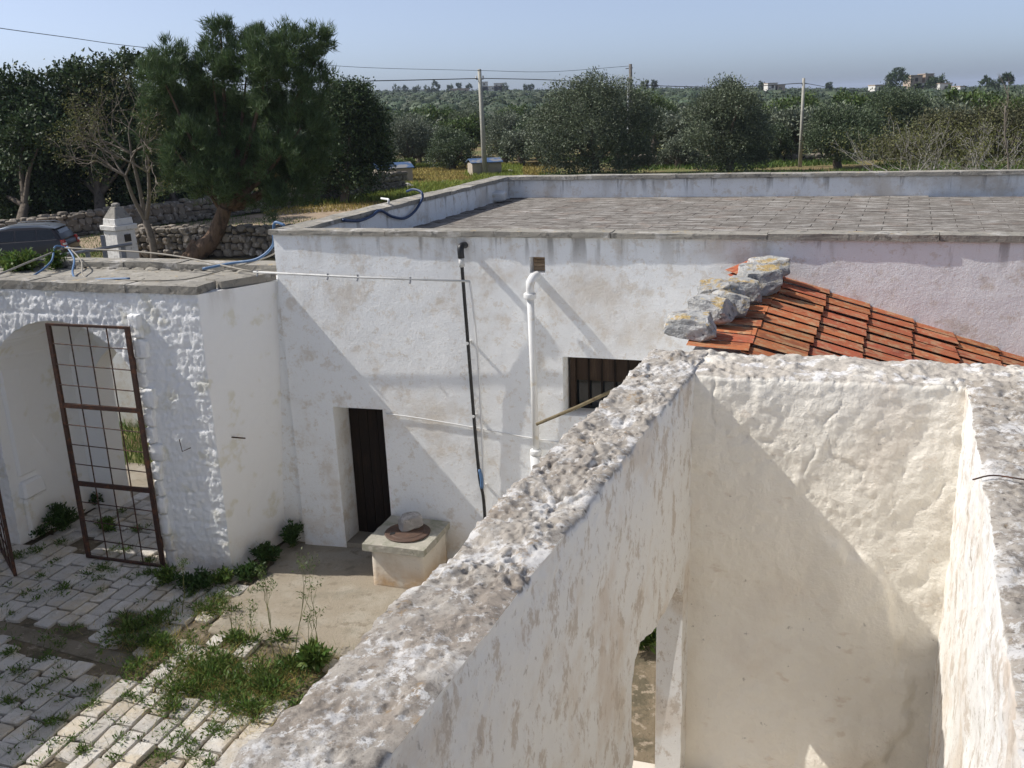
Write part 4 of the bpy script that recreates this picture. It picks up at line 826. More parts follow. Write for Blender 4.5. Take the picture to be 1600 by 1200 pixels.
MB().hexa([C3(.14, -.58, 1.12), C3(.14, .58, 1.12), C3(.20, .58, 1.12), C3(.20, -.58, 1.12), C3(.29, -.52, 1.44), C3(.29, .52, 1.44), C3(.34, .52, 1.44), C3(.34, -.52, 1.44)]).put('rear_window', 'carglass', car)
MB().hexa([C3(-.06, -.8, .40), C3(-.06, .8, .40), C3(.1, .84, .40), C3(.1, -.84, .40), C3(-.06, -.8, .62), C3(-.06, .8, .62), C3(.1, .84, .62), C3(.1, -.84, .62)]).put('rear_bumper', 'cardark', car, bev=.03)

# ---- blue roofed sheds, rubble heaps
def shed(x, y, D, w_, d_, h, rot, label, gable):
    c = atY(x, y, D); c[2] = terr(c[0], c[1]); s_ = thing('shed', c, label, 'shed', 'small sheds in the field'); R = Matrix.Rotation(rot, 3, 'Z')
    T = lambda q: np.array(c) + np.array(R @ Vector(q))
    MB().hexa([T((i, j, k)) for k in (-.3, h) for i, j in ((-w_ / 2, -d_ / 2), (w_ / 2, -d_ / 2), (w_ / 2, d_ / 2), (-w_ / 2, d_ / 2))]).put('wall', 'shed', s_)
    o = .12; zr = h + gable; e = .05
    v = [(-w_ / 2 - o, -d_ / 2 - o, h), (w_ / 2 + o, -d_ / 2 - o, h), (w_ / 2 + o, d_ / 2 + o, h), (-w_ / 2 - o, d_ / 2 + o, h), (-w_ / 2 - o, 0, zr), (w_ / 2 + o, 0, zr)]
    v2 = [(a, b, z + e) for a, b, z in v]
    me = fixn(MB().add([T(q) for q in v + v2], [(0, 1, 5, 4), (2, 3, 4, 5), (6, 7, 11, 10), (8, 9, 10, 11), (0, 1, 7, 6), (2, 3, 9, 8), (0, 4, 10, 6), (4, 3, 9, 10), (1, 5, 11, 7), (5, 2, 8, 11)]).mesh('roof'))
    put('roof', me, 'bluepaint' , s_)
    MB().hexa([T(q) for q in ((-w_ / 2 + .1, 0, h), (w_ / 2 - .1, 0, h), (w_ / 2 - .1, .05, h), (-w_ / 2 + .1, .05, h), (-w_ / 2 + .1, 0, zr), (w_ / 2 - .1, 0, zr), (w_ / 2 - .1, .05, zr), (-w_ / 2 + .1, .05, zr))]).put('gable', 'shed', s_)
    return s_
shed(612, 258, 73, 2.6, 2.0, 1.05, .35, 'low grey shed with a blue and grey roof under the dark tree', .35)
shed(757, 262, 76, 2.3, 1.7, 1.05, .25, 'low pale shed with a blue roof behind the concrete pole', .28)
c = atY(586, 268, 69); c[2] = 0; t_ = thing('low_masonry_tank', c, 'low grey masonry tank in the shade of the dark tree', 'tank')
MB().box(c[0] - .8, c[0] + .8, c[1], c[1] + 1.5, -.2, .95, fr=False).put('wall', 'shed', t_, bev=.05)
def rubble(x, y, D, w_, label, n_):
    c = atY(x, y, D); c[2] = terr(c[0], c[1]); t = thing('rubble_heap', c, label, 'rubble', 'stone heaps in the field'); vv, ff, o = [], [], 0
    for i in range(n_):
        a = random.uniform(0, 6.28); r = abs(random.gauss(0, .45)); s_ = random.uniform(.16, .42); rk = rocks[i % 6]
        v = np.array([q.co[:] for q in rk.vertices]) * (s_, s_ * .8, s_ * .7)
        vv.append(v + (r * math.cos(a) * w_, r * math.sin(a) * w_ * .5, max(0, .75 - r) * w_ * .42) + c); ff.append(np.array([p.vertices[:] for p in rk.polygons]) + o); o += len(v)
    put('stones', npmesh('stones', np.concatenate(vv), np.concatenate(ff)), 'pebble', t, smooth=True, kind='stuff')
rubble(636, 283, 66, 1.15, 'pale heap of field stones in the yellow grass', 70)
rubble(693, 275, 70, .45, 'small pile of stones in the green grass left of the pole', 16)
rubble(798, 262, 78, .6, 'small stone pile with a dark post beside the big olive tree', 22)

# ---- poles and cables
def pole(xt, yt, xb, yb, D, label, r0, r1, m):
    b_ = atY(xb, yb, D); t_ = atY(xt, yt, D); b_[2] = terr(b_[0], b_[1]) - .2
    p = thing('utility_pole', b_, label, 'pole', 'utility poles beyond the roof'); MB().tube([b_, b_ + (t_ - b_) * .5, t_], [r0, (r0 + r1) / 2, r1], 12).put('shaft', m, p, smooth=True); return p, t_, b_
p1, t1, b1_ = pole(749, 108, 758, 272, 75, 'pale concrete utility pole with cables in the middle of the view', .21, .13, 'poleconcrete')
MB().box(t1[0] - .28, t1[0] + .28, t1[1] - .06, t1[1] + .06, t1[2] - .75, t1[2] - .66, fr=False).put('crossarm', 'zinc', p1)
for dx in (-.25, .25): MB().lathe((t1[0] + dx, t1[1], t1[2] - .66), [(.05, 0), (.07, .05), (.05, .10), (.06, .15), (.03, .2)], 8).put('insulator', 'whitelens', p1)
MB().lathe((t1[0], t1[1], t1[2] - .12), [(.14, 0), (.15, .06), (.03, .12)], 8).put('cap', 'zinc', p1)
p2, t2, b2_ = pole(985, 100, 988, 262, 82, 'dark wooden utility pole with pale pipe standing behind the big olive', .16, .13, 'wood_pole')
MB().tube([(t2[0] - .22, t2[1] - .1, 1.5), (t2[0] - .20, t2[1] - .1, t2[2] - 1.0)], .07, 8).put('cable_pipe', 'whitepvc', p2); MB().tube([(t2[0] - .4, t2[1], t2[2] - .35), (t2[0] + .2, t2[1], t2[2] - .3)], .04, 6).put('crossarm', 'zinc', p2)
p3, t3, b3_ = pole(1256, 122, 1250, 258, 74, 'slim pale utility pole on the right beside the round olive', .15, .10, 'poleconcrete')
MB().box(t3[0] - .2, t3[0] + .2, t3[1] - .05, t3[1] + .05, t3[2] - .42, t3[2] - .34, fr=False).put('crossarm', 'zinc', p3)
def wire(pts, r, label): MB().tube(smoothpath(pts, 10), r, 5).put('overhead_cable', 'cable', smooth=True, label=label, cat='cable', group='overhead cables')
wire([atY(-60, 34, 34), atY(0, 44, 36.5), atY(110, 59, 42), atY(215, 73, 48), atY(400, 91, 57), atY(560, 105, 66), t1 + (0, 0, -.1)], .014, 'thin cable rising to the upper left corner across the sky')
wire([t1 + (0, 0, -.1), atY(860, 112, 78), t2 + (0, 0, -.15)], .015, 'thin cable between the concrete pole and the wooden pole')
wire([atY(330, 134, 58), atY(515, 128, 66), atY(650, 125, 71), t1 + (-.2, 0, -.66)], .032, 'thick black cable running left from the concrete pole into the pine')
wire([t1 + (.2, 0, -.66), atY(860, 125, 76), atY(1000, 133, 78), atY(1140, 136, 77), t3 + (0, 0, -.35)], .028, 'thick black cable sagging between the concrete pole and the slim right pole')
wire([t3 + (0, 0, -.35), atY(1330, 141, 90), atY(1450, 150, 120)], .022, 'thin cable leaving the slim pole toward the right')

# ================================================================== VEGETATION
def leafmesh(name, c, out, ln, wd, up=.0, tri=False, droop=0.0, seed=0):
    """one card per centre c, long axis = blend of random and 'out'"""
    r = np.random.default_rng(seed); n_ = len(c); ax = r.normal(size=(n_, 3)); ax /= np.linalg.norm(ax, axis=1, keepdims=True)
    ax = ax + out + np.array([0, 0, up]); ax /= np.linalg.norm(ax, axis=1, keepdims=True) + 1e-9
    t = r.normal(size=(n_, 3)); t -= ax * (t * ax).sum(1, keepdims=True); t /= np.linalg.norm(t, axis=1, keepdims=True) + 1e-9
    L_ = ln * r.uniform(.6, 1.3, (n_, 1)); W_ = wd * r.uniform(.7, 1.25, (n_, 1))
    if tri:
        v = np.stack([c - t * W_ * .5, c + t * W_ * .5, c + ax * L_], 1); return npmesh(name, v.reshape(-1, 3), np.arange(n_ * 3).reshape(-1, 3))
    nrm = np.cross(ax, t); v = np.stack([c, c + ax * L_ * .45 + t * W_ * .5 + nrm * W_ * .12, c + ax * L_, c + ax * L_ * .45 - t * W_ * .5 + nrm * W_ * .12], 1)
    return npmesh(name, v.reshape(-1, 3), np.arange(n_ * 4).reshape(-1, 4))
def crownpts(blobs, n_, seed, clump=.28, per=26, inner=.45):
    """points gathered in clumps on the shells of overlapping blobs; returns centres and outward directions"""
    r = np.random.default_rng(seed); B_ = np.array(blobs, float); wgt = B_[:, 3] ** 2; wgt /= wgt.sum(); nc = max(4, n_ // per)
    bi = r.choice(len(B_), nc, p=wgt); d = r.normal(size=(nc, 3)); d /= np.linalg.norm(d, axis=1, keepdims=True); d[:, 2] = np.where(d[:, 2] < -.5, -d[:, 2] * .5, d[:, 2])
    rr = np.where(r.random(nc) < .30, r.uniform(inner, .8, nc), r.uniform(.78, 1.06, nc))
    sc_ = B_[bi, 3:6] if B_.shape[1] >= 6 else np.repeat(B_[bi, 3:4], 3, 1)
    cc = B_[bi, :3] + d * sc_ * rr[:, None]
    k = r.integers(0, nc, n_); cr = clump * B_[bi, 3].mean() * r.uniform(.6, 1.3, nc)
    p = cc[k] + np.clip(r.normal(size=(n_, 3)), -1.7, 1.7) * cr[k][:, None] * .55; return p, d[k]
def pxblobs(blobs, D, seed, squash=1.0):
    r = np.random.default_rng(seed); out = []
    for x, y, rad_ in blobs:
        R_ = rad_ * (1.05 if D < 60 else .91) * D / 1450.0; Y = D + r.uniform(-.6, .6) * R_ * 1.6; q = atY(x, y, Y); out.append((*q, R_))
    return out
def branch(mb, p, d, L_, r, depth, rr, n=5, spread=.6, up=.15, split=(2, 3), tips=None, seg=3):
    p = np.array(p, float); d = np.array(d, float); pts = [p]
    for k in range(seg):
        d = d + np.array([rr.gauss(0, .14), rr.gauss(0, .14), rr.gauss(0, .10) + up * .3]); d /= np.linalg.norm(d); pts.append(pts[-1] + d * L_ / seg)
    mb.tube(pts, [r * (1 - .4 * k / seg) for k in range(seg + 1)], n, cap=False)
    if depth == 0:
        if tips is not None: tips.append((pts[-1], d)); tips.append((pts[-2], d))
        return
    for k in range(rr.randint(*split)):
        nd = d + np.array([rr.gauss(0, spread), rr.gauss(0, spread), rr.gauss(0, spread * .7) + up]); nd /= np.linalg.norm(nd)
        branch(mb, pts[-1 if k < 2 else -2], nd, L_ * rr.uniform(.62, .85), r * .6, depth - 1, rr, max(3, n - 1), spread, up, split, tips, seg)
def treepx(name, blobs, D, base, label, leafm, n_, ln, wd, seed, trunk=.25, bark='bark', tri=False, clump=.30, per=24, group=None, up=.0, cat='tree', outw=.7, limbs=6):
    bl = pxblobs(blobs, D, seed); b_ = np.array(base, float); t = thing(name, b_, label, cat, group)
    p, d = crownpts(bl, n_, seed, clump, per); put('crown', leafmesh('crown', p, d * outw, ln, wd, up, tri, seed=seed), leafm, t)
    mb = MB(); cen = np.mean([q[:3] for q in bl], 0); fork = b_ + (cen - b_) * .45; fork[2] = max(b_[2] + .8, b_[2] + (cen[2] - b_[2]) * .42)
    rr = random.Random(seed); mb.tube(smoothpath([b_ - (0, 0, .3), b_ + (fork - b_) * .5 + (rr.uniform(-.15, .15), 0, 0), fork], 4), np.linspace(trunk, trunk * .7, 9), 9, cap=False)
    for q in sorted(bl, key=lambda q: -q[3])[:limbs]: 
        e = np.array(q[:3]); m_ = (fork + e) / 2 + np.array([rr.uniform(-.3, .3), rr.uniform(-.3, .3), rr.uniform(-.1, .3)]); mb.tube(smoothpath([fork, m_, e], 4), np.linspace(trunk * .5, trunk * .12, 9), 6, cap=False)
    mb.put('trunk', bark, t, smooth=True); return t

# ---- the leaning pine: plumes of needles
pine_b = [(345, 48, 20), (346, 85, 34), (332, 120, 34), (262, 95, 26), (258, 130, 36), (490, 66, 24), (495, 92, 24), (455, 85, 34), (420, 98, 36), (405, 72, 22), (385, 120, 44), (450, 140, 48), (488, 130, 26), (300, 160, 44), (340, 190, 50), (420, 190, 55), (470, 200, 40), (255, 175, 34),
          (260, 215, 36), (300, 240, 44), (360, 250, 48), (430, 255, 50), (475, 260, 36), (340, 285, 38), (400, 300, 42), (455, 300, 38), (325, 300, 24), (280, 285, 28), (500, 230, 26), (440, 320, 24)]
pb = onz(308, 402, 0); pt = thing('pine_tree', pb, 'big leaning pine tree with dense dark green needles behind the gatehouse', 'tree')
bl = pxblobs(pine_b, 38.0, 5); p, d = crownpts(bl, 26000, 6, .24, 30); 
r = np.random.default_rng(9); d2 = d * .8 + np.array([0, 0, .55]); d2 = np.repeat(d2, 5, 0); p5 = np.repeat(p, 5, 0) + r.normal(size=(len(p) * 5, 3)) * .03
put('needles', leafmesh('needles', p5, d2 * .9, .27, .030, .35, True, seed=10), 'pine', pt)
mb = MB(); fork = atY(352, 325, 38.0); mb.tube(smoothpath([pb + (-.15, 0, -.3), pb + (.0, 0, .15), pb + (fork - pb) * .45 + (.12, 0, -.12), fork], 6), np.linspace(.46, .27, 19), 12, cap=False)
mb.tube(smoothpath([pb + (-.55, -.25, -.1), pb + (-.25, -.15, .22), pb + (.05, 0, .6)], 4), np.linspace(.12, .22, 9), 8, cap=False)
for q in bl[::2]: mb.tube(smoothpath([fork, (fork + np.array(q[:3])) / 2 + (0, .2, -.3), np.array(q[:3])], 4), np.linspace(.15, .03, 9), 6, cap=False)
put('trunk', mb.mesh('trunk'), 'pinebark', pt, smooth=True)

# ---- dark evergreens left of and behind the pine
treepx('carob_tree', [(20, 150, 34), (50, 175, 44), (10, 210, 50), (60, 230, 50), (25, 270, 48), (75, 280, 40), (10, 310, 36), (60, 318, 30), (75, 140, 22), (0, 340, 26), (40, 340, 26), (80, 338, 26)], 50, onz(35, 372, 0), 'dark glossy carob tree at the far left edge behind the car', 'carob', 26000, .24, .12, 21, .3, up=.1)
treepx('carob_tree', [(110, 118, 20), (140, 135, 30), (185, 115, 26), (205, 100, 14), (160, 175, 46), (120, 200, 44), (195, 180, 44), (150, 245, 48), (200, 250, 46), (115, 280, 44), (170, 300, 40), (215, 310, 30), (100, 320, 26), (120, 335, 24), (160, 338, 24), (200, 335, 24)], 52, onz(150, 362, 0), 'tall dark carob tree behind the bare almond tree and chimney', 'carob', 36000, .24, .12, 22, .35, up=.1)
treepx('carob_tree', [(250, 240, 40), (280, 290, 40), (240, 310, 34), (300, 320, 26), (265, 180, 40), (320, 290, 40)], 54, onz(265, 350, 0), 'shaded dark carob tree showing under the left side of the pine crown', 'carob', 20000, .24, .12, 23, .3)
treepx('holm_oak', [(545, 165, 34), (520, 190, 30), (572, 185, 30), (588, 215, 22), (548, 220, 44), (525, 260, 42), (575, 250, 34), (560, 285, 26), (590, 240, 16), (505, 285, 30), (530, 145, 18), (560, 145, 16)], 58, onz(535, 318, 0), 'dark dense evergreen tree to the right of the pine', 'carob', 34000, .20, .09, 24, .3)
# ---- bare almond tree with a few young leaves
ab_ = onz(240, 404, 0); al = thing('almond_tree', ab_, 'nearly bare almond tree with thin grey branches in front of the dark carob', 'tree'); mb = MB(); tips = []; rr = random.Random(4)
f1 = atY(228, 345, 38.3); f2 = atY(205, 290, 38.3)
mb.tube(smoothpath([ab_ - (0, 0, .3), ab_ + (.05, 0, .6), f1], 4), np.linspace(.17, .13, 9), 8, cap=False)
for tgt in ((196, 275), (232, 270), (205, 240)): 
    e = atY(*tgt, 38.3 + rr.uniform(-.8, .8)); mb.tube(smoothpath([f1, (f1 + e) / 2 + (rr.uniform(-.1, .1), 0, 0), e], 4), np.linspace(.10, .06, 9), 6, cap=False)
    for k in range(4): branch(mb, e, ((rr.uniform(-.9, .75)), rr.uniform(-.5, .5), rr.uniform(.2, 1.0)), 1.1, .045, 4, rr, 5, .55, .06, (2, 3), tips)
mb.put('branches', 'twig', al, smooth=True)
tp = np.array([t_[0] for t_ in tips]); k = rng.integers(0, len(tp), 3200); put('young_leaves', leafmesh('young_leaves', tp[k] + rng.normal(size=(3200, 3)) * .14, np.zeros((3200, 3)), .09, .04, .2, seed=31), 'almondleaf', al)

# ---- big olives beyond the roof
def oltree(blobs, D, bx, by, label, m, n_, seed, name='olive_tree'):
    c = atY(bx, by, D); c[2] = float(terr(c[0], c[1])); return treepx(name, blobs, D, c, label, m, int(n_ * 1.5), .19, .075, seed, .35, 'bark', up=.15, outw=.9)
oltree([(870, 262, 22), (910, 265, 24), (960, 265, 24), (1000, 258, 22), (890, 165, 40), (935, 150, 34), (975, 165, 40), (865, 200, 40), (925, 205, 50), (985, 205, 42), (850, 238, 26), (895, 240, 34), (950, 245, 38), (1000, 235, 26), (910, 135, 18), (1010, 190, 26)], 72, 930, 272, 'largest silvery olive tree right of the concrete pole behind the roof', 'olive', 30000, 41)
oltree([(1110, 258, 22), (1150, 258, 24), (1180, 250, 20), (1130, 160, 34), (1155, 165, 32), (1105, 185, 34), (1165, 195, 38), (1130, 205, 42), (1095, 220, 28), (1150, 232, 34), (1185, 220, 26), (1120, 238, 28), (1140, 142, 18)], 70, 1140, 272, 'round olive tree standing alone left of the slim right pole', 'olive', 24000, 42)
oltree([(1305, 205, 36), (1285, 225, 26), (1330, 230, 34), (1290, 190, 22), (1345, 200, 34), (1310, 238, 22)], 72, 1310, 272, 'soft green olive tree right of the slim pole', 'olive3', 14000, 43)
oltree([(1385, 170, 30), (1415, 170, 32), (1400, 200, 40), (1370, 205, 34), (1435, 190, 24), (1380, 235, 34), (1430, 225, 30)], 78, 1400, 268, 'dark olive tree behind the bare fig branches', 'olive3', 16000, 44)
oltree([(640, 205, 24), (620, 212, 20), (660, 212, 22), (640, 230, 28), (615, 240, 20), (668, 236, 20)], 88, 642, 262, 'silver topped olive tree behind the left blue roofed shed', 'olive2', 9000, 45)
oltree([(700, 225, 26), (722, 235, 22), (690, 245, 24), (712, 252, 20)], 84, 705, 268, 'dark round shrub left of the concrete pole', 'olive3', 8000, 46, 'shrub')
oltree([(788, 195, 26), (805, 210, 22), (780, 218, 24), (800, 235, 22), (775, 240, 16)], 92, 790, 262, 'pale olive tree just right of the concrete pole', 'olive2', 8000, 47)
oltree([(735, 188, 24), (715, 195, 20), (748, 205, 20), (725, 212, 18)], 108, 732, 245, 'rounded olive tree behind the concrete pole', 'olive', 6000, 48)
oltree([(1015, 165, 22), (1035, 178, 22), (1000, 155, 14), (1025, 200, 24), (1045, 205, 16)], 92, 1022, 250, 'fresh green leafy tree right of the largest olive', 'poplar', 7000, 49, 'leafy_tree')
oltree([(1060, 232, 18), (1045, 245, 16), (1075, 245, 16)], 78, 1060, 266, 'small olive bush between the two big olives', 'olive2', 3500, 50, 'shrub')
oltree([(1215, 215, 20), (1222, 235, 20), (1205, 240, 16)], 80, 1214, 264, 'small dark olive bush left of the slim pole', 'olive3', 4000, 53, 'shrub')
oltree([(690, 205, 14), (678, 212, 12), (700, 212, 10)], 96, 688, 240, 'bright green bush in the sun behind the dark shrub', 'poplar', 2500, 51, 'shrub')
oltree([(625, 262, 10), (640, 258, 9), (612, 256, 9)], 78, 625, 272, 'low weedy bush beside the left blue roofed shed', 'poplar', 1800, 52, 'shrub')
# ---- fig thicket on the right
for i, (bx, by, D, lab) in enumerate(((1412, 262, 47, 'bare pale fig tree at the left end of the thicket'), (1480, 258, 45, 'bare pale fig tree in the middle of the thicket'), (1535, 256, 44, 'bare pale fig tree with thick limbs near the right edge'), (1598, 252, 42, 'bare pale fig tree cut by the right edge of the picture'), (1450, 256, 52, 'bare fig tree at the back of the thicket'))):
    c = atY(bx, by, D); gz = float(terr(c[0], c[1])); c[2] = gz; t = thing('fig_tree', c, lab, 'tree', 'bare fig trees on the right'); mb = MB(); tips = []; rr = random.Random(60 + i)
    hs = 1.0 if i < 4 else .8
    for k in range(5):
        an = k * 1.256 + rr.uniform(-.4, .4); branch(mb, c + (0, 0, .3), (math.cos(an) * .9, math.sin(an) * .7, rr.uniform(.6, 1.2)), 1.45 * hs, .052, 4, rr, 6, .50, .11, (2, 3), tips)
    mb.tube([c - (0, 0, .3), c + (0, 0, .5)], [.22, .18], 8); mb.put('branches', 'palebark', t, smooth=True)
    tp = np.array([q[0] for q in tips]); k = rng.integers(0, len(tp), 1500); put('young_leaves', leafmesh('young_leaves', tp[k] + rng.normal(size=(1500, 3)) * .2, np.zeros((1500, 3)), .11, .06, .2, seed=70 + i), 'almondleaf', t)
c = atY(1578, 250, 40); c[2] = 0; t = thing('dead_tree', c, 'tall bare twiggy tree rising against the sky at the right edge', 'tree'); mb = MB(); rr = random.Random(77)
tp_ = atY(1574, 132, 40); mb.tube(smoothpath([c, c + (tp_ - c) * .4 + (.16, 0, 0), c + (tp_ - c) * .7 + (-.06, 0, 0), tp_], 4)[:11], np.linspace(.06, .022, 11), 6)
for k in range(9): branch(mb, c + (tp_ - c) * (.50 + .055 * k), (rr.uniform(-.8, .8), rr.uniform(-.4, .4), .9), .40, .018, 2, rr, 4, .4, .2, (2, 2))
mb.put('branches', 'twig', t, smooth=True)
bx_ = [(1390 + k * 26, 232 + (k % 3) * 6, 18) for k in range(9)]
treepx('bramble_bank', [(x, y, r_) for x, y, r_ in bx_] + [(1460 + k * 30, 205, 18) for k in range(6)] + [(1540, 185, 18), (1580, 190, 22), (1520, 210, 20), (1560, 215, 22), (1595, 220, 20), (1450, 195, 14), (1490, 190, 14)], 50, atY(1490, 262, 50) * (1, 1, 0), 'tangled olive green undergrowth beneath the bare fig trees', 'scrub', 22000, .15, .07, 88, .1, up=.2, cat='bush', clump=.7, limbs=4)

# ---- olive grove to the horizon
def grove_proto(k, m, n_):
    r = np.random.default_rng(100 + k); bl = [(0, 0, 2.2, 1.7)] + [(r.uniform(-1.7, 1.7), r.uniform(-1.7, 1.7), r.uniform(1.1, 3.4), r.uniform(.9, 1.4)) for _ in range(11)]
    p, d = crownpts(bl, n_, 100 + k, .32, 22); me = leafmesh('crown', p, d * .8, .34, .16, .15, seed=100 + k); me.materials.append(M[m]); return me
protos = [grove_proto(0, 'olive', 5200), grove_proto(1, 'olive2', 5200), grove_proto(2, 'olive', 5200), grove_proto(3, 'olive3', 5200), grove_proto(4, 'olive2', 5000), grove_proto(5, 'poplar', 4200)]
mbt = MB(); mbt.tube([(0, 0, -.5), (.1, 0, .8), (0, .1, 1.9)], [.34, .26, .2], 7)
trk = mbt.mesh('trunk'); trk.materials.append(M['bark'])
cand = []
r5 = random.Random(5); rho = 84.0
while rho < 1250:
    st = 6.0 + rho * .0045; nA = int(math.radians(64) * rho / st)
    for i in range(nA):
        azd = -32 + 64 * (i + r5.uniform(.1, .9)) / nA; rr_ = rho + r5.uniform(-.35, .35) * st
        cand.append((rr_, azd, r5.random()))
    rho += st * (.86 if rho < 300 else 1.0)
cand.sort()
grove = {}; far_v, far_f, o_ = [], [], 0; nind = 0; farpts = {0: [], 1: []}
for rr_, azd, q in cand:
    x, y = rr_ * math.sin(math.radians(azd)), rr_ * math.cos(math.radians(azd)); z = float(terr(x, y)); s_ = (.85 + .5 * q) * (1.0 if rr_ > 100 else .85)
    if azd < -6.5 and rr_ < 95: continue
    if vnoise(np.array([[x / 60, y / 60, 3.0]]), 77)[0] > .38 and rr_ > 110 and q < .8: continue          # clearings
    if -10 < azd < 0 and rr_ < 92: continue
    if nind < 285:
        k = r5.choice((0, 0, 1, 2, 2, 3, 4, 1, 3, 5)) if q < .9 else 5
        t = thing('olive_tree', (x, y, z), None, 'tree', 'olive trees of the distant grove')
        grove.setdefault(('%s olive, %s of grove, %s' % (('grey green', 'silvery', 'grey green', 'dull green', 'silvery', 'bright green')[k], 'front' if rr_ < 118 else 'middle' if rr_ < 150 else 'back',
            'behind the left trees' if azd < -9 else 'left of the concrete pole' if azd < -1.7 else 'between concrete pole and largest olive' if azd < 5 else 'behind the two big olives' if azd < 16 else 'right of the slim pole' if azd < 21 else 'behind the fig thicket')), []).append((azd, t))
        cR = r5.uniform(0, 6.28)
        for nm, me in (('crown', protos[k]), ('trunk', trk)):
            oo = bpy.data.objects.new(nm, me); col.objects.link(oo); oo.parent = t; oo.matrix_basis = Matrix.Rotation(cR, 4, 'Z') @ Matrix.Diagonal((s_ * 1.0, s_ * 1.0, s_ * .95, 1))
        nind += 1
    else: farpts[0].append((x, y, z, s_, rr_))
ordi = 'first second third fourth fifth sixth seventh eighth ninth tenth eleventh twelfth thirteenth fourteenth fifteenth sixteenth seventeenth eighteenth nineteenth twentieth'.split()
for lab, ts in grove.items():
    ts.sort(key=lambda q: q[0])
    for k, (_, t) in enumerate(ts): t['label'] = lab + (', %s from left' % ordi[min(k, 19)] if len(ts) > 1 else '')
fp = np.array(farpts[0]); r6 = np.random.default_rng(66)
# each far tree: an uneven dome of facets with leaf sprays standing off it
ico = bmesh.new(); bmesh.ops.create_icosphere(ico, subdivisions=2, radius=1.0); iv = np.array([q.co[:] for q in ico.verts]); itf = np.array([[q.index for q in f_.verts] for f_ in ico.faces]); ico.free()
N = len(fp); V = iv[None] * np.array([2.5, 2.5, 1.75]) * fp[:, None, 3:4]; V = V * (1 + .32 * vnoise((V * .75 + fp[:, None, :3] * .37).reshape(-1, 3), 3).reshape(N, -1, 1) + .16 * vnoise((V * 2.1 + fp[:, None, :3]).reshape(-1, 3), 5).reshape(N, -1, 1))
V = V + fp[:, None, :3] + np.stack([np.zeros(N), np.zeros(N), 1.75 * fp[:, 3]], 1)[:, None]; ff = (itf[None] + (np.arange(N) * len(iv))[:, None, None]).reshape(-1, 3)
near_ = fp[:, 4] < 600
nper = np.where(near_, np.clip((24000 / fp[:, 4]).astype(int), 40, 130), 24); rep = np.repeat(np.arange(N), nper); pk = r6.integers(0, len(iv), len(rep))
d = iv[pk]; keep = d[:, 2] > -.45; rep, pk, d = rep[keep], pk[keep], d[keep]
p = V[rep, pk] + r6.normal(size=(len(rep), 3)) * .45 * fp[rep, 3:4]; sz = (.30 + fp[rep, 4] / 1300)[:, None] * r6.uniform(.6, 1.3, (len(rep), 1))
ax = r6.normal(size=(len(rep), 3)) + d * .6; ax /= np.linalg.norm(ax, axis=1, keepdims=True); t_ = np.cross(ax, r6.normal(size=(len(rep), 3))); t_ /= np.linalg.norm(t_, axis=1, keepdims=True) + 1e-9
lv = np.stack([p - t_ * sz * .5, p + t_ * sz * .5, p + ax * sz], 1).reshape(-1, 3)
v = np.concatenate([V.reshape(-1, 3), lv]); ff = np.concatenate([ff, np.arange(len(lv)).reshape(-1, 3) + N * len(iv)])
put('distant_olive_grove', npmesh('distant_olive_grove', v, ff), 'farleaf', kind='stuff', label='mass of far olive trees fading toward the horizon', cat='grove')

# ---- skyline: houses, umbrella pines, cypresses
def house(x, y, D, parts_, label, m='housewhite'):
    c = atY(x, y, D); gz = float(terr(c[0], c[1])) ; t = thing('house', (c[0], c[1], gz), label, 'house', 'far houses on the skyline'); up = c[2]
    for (dx, w_, h0, h1, mm) in parts_:
        b_ = MB(); b_.box(c[0] + dx - w_ / 2, c[0] + dx + w_ / 2, c[1], c[1] + 8, gz - 1 if h0 <= 0 else up + h0, up + h1, fr=False); wl_ = b_.put('wall', mm or m, t)
        MB().box(c[0] + dx - w_ / 2 - .2, c[0] + dx + w_ / 2 + .2, c[1] - .2, c[1] + 8.2, up + h1, up + h1 + .3, fr=False).put('roof', 'houseochre', t)
        for k in range(max(1, int(w_ / 4))):
            xx = c[0] + dx - w_ / 2 + (k + .5) * w_ / max(1, int(w_ / 4)); MB().box(xx - .6, xx + .6, c[1] - .12, c[1] + .3, up + h1 - 2.4, up + h1 - .9, fr=False).put('window', 'dark', wl_)
house(770, 137, 820, [(0, 22, 0, 1.0, None), (-7, 6, 0, 4.6, None), (5, 8, 0, 3.2, None)], 'cream flat roofed villa on the skyline right of the concrete pole')
house(718, 140, 760, [(0, 14, 0, .6, 'houseochre')], 'low ochre house on the skyline left of the concrete pole')
house(1207, 141, 520, [(0, 5, 0, 3.4, None), (4, 5, 0, 2.2, 'houseochre')], 'small white house on the skyline left of the slim pole')
house(1383, 140, 420, [(0, 8.5, 0, 1.8, None), (7, 4, 0, .8, None)], 'low white farmhouse on the right skyline beside tall trees')
house(1435, 134, 430, [(-1, 5, 0, 4.2, 'houseochre'), (4.5, 3.5, 0, 4.6, 'houseochre'), (2, 7, 0, 1, None)], 'ochre house standing among the tall trees on the right skyline')
house(1478, 137, 410, [(0, 5, 0, 1.6, None)], 'tiny pale house right of the tall skyline trees')
house(1504, 141, 400, [(0, 2, 0, 1.4, None)], 'tiny white hut on the right skyline')
house(1190, 150, 430, [(0, 4, 0, 1.2, 'houseochre')], 'brownish little building below the white skyline house')
def skytree(blobs, D, label, m='carob', n_=1600, seed=0, name='skyline_tree', ln=.9):
    b0_ = atY(blobs[0][0], 150, D); g_ = float(terr(b0_[0], b0_[1])); treepx(name, blobs, D, (b0_[0], b0_[1], g_), label, m, n_, ln, ln * .4, seed, .4, limbs=3, group='trees on the skyline')
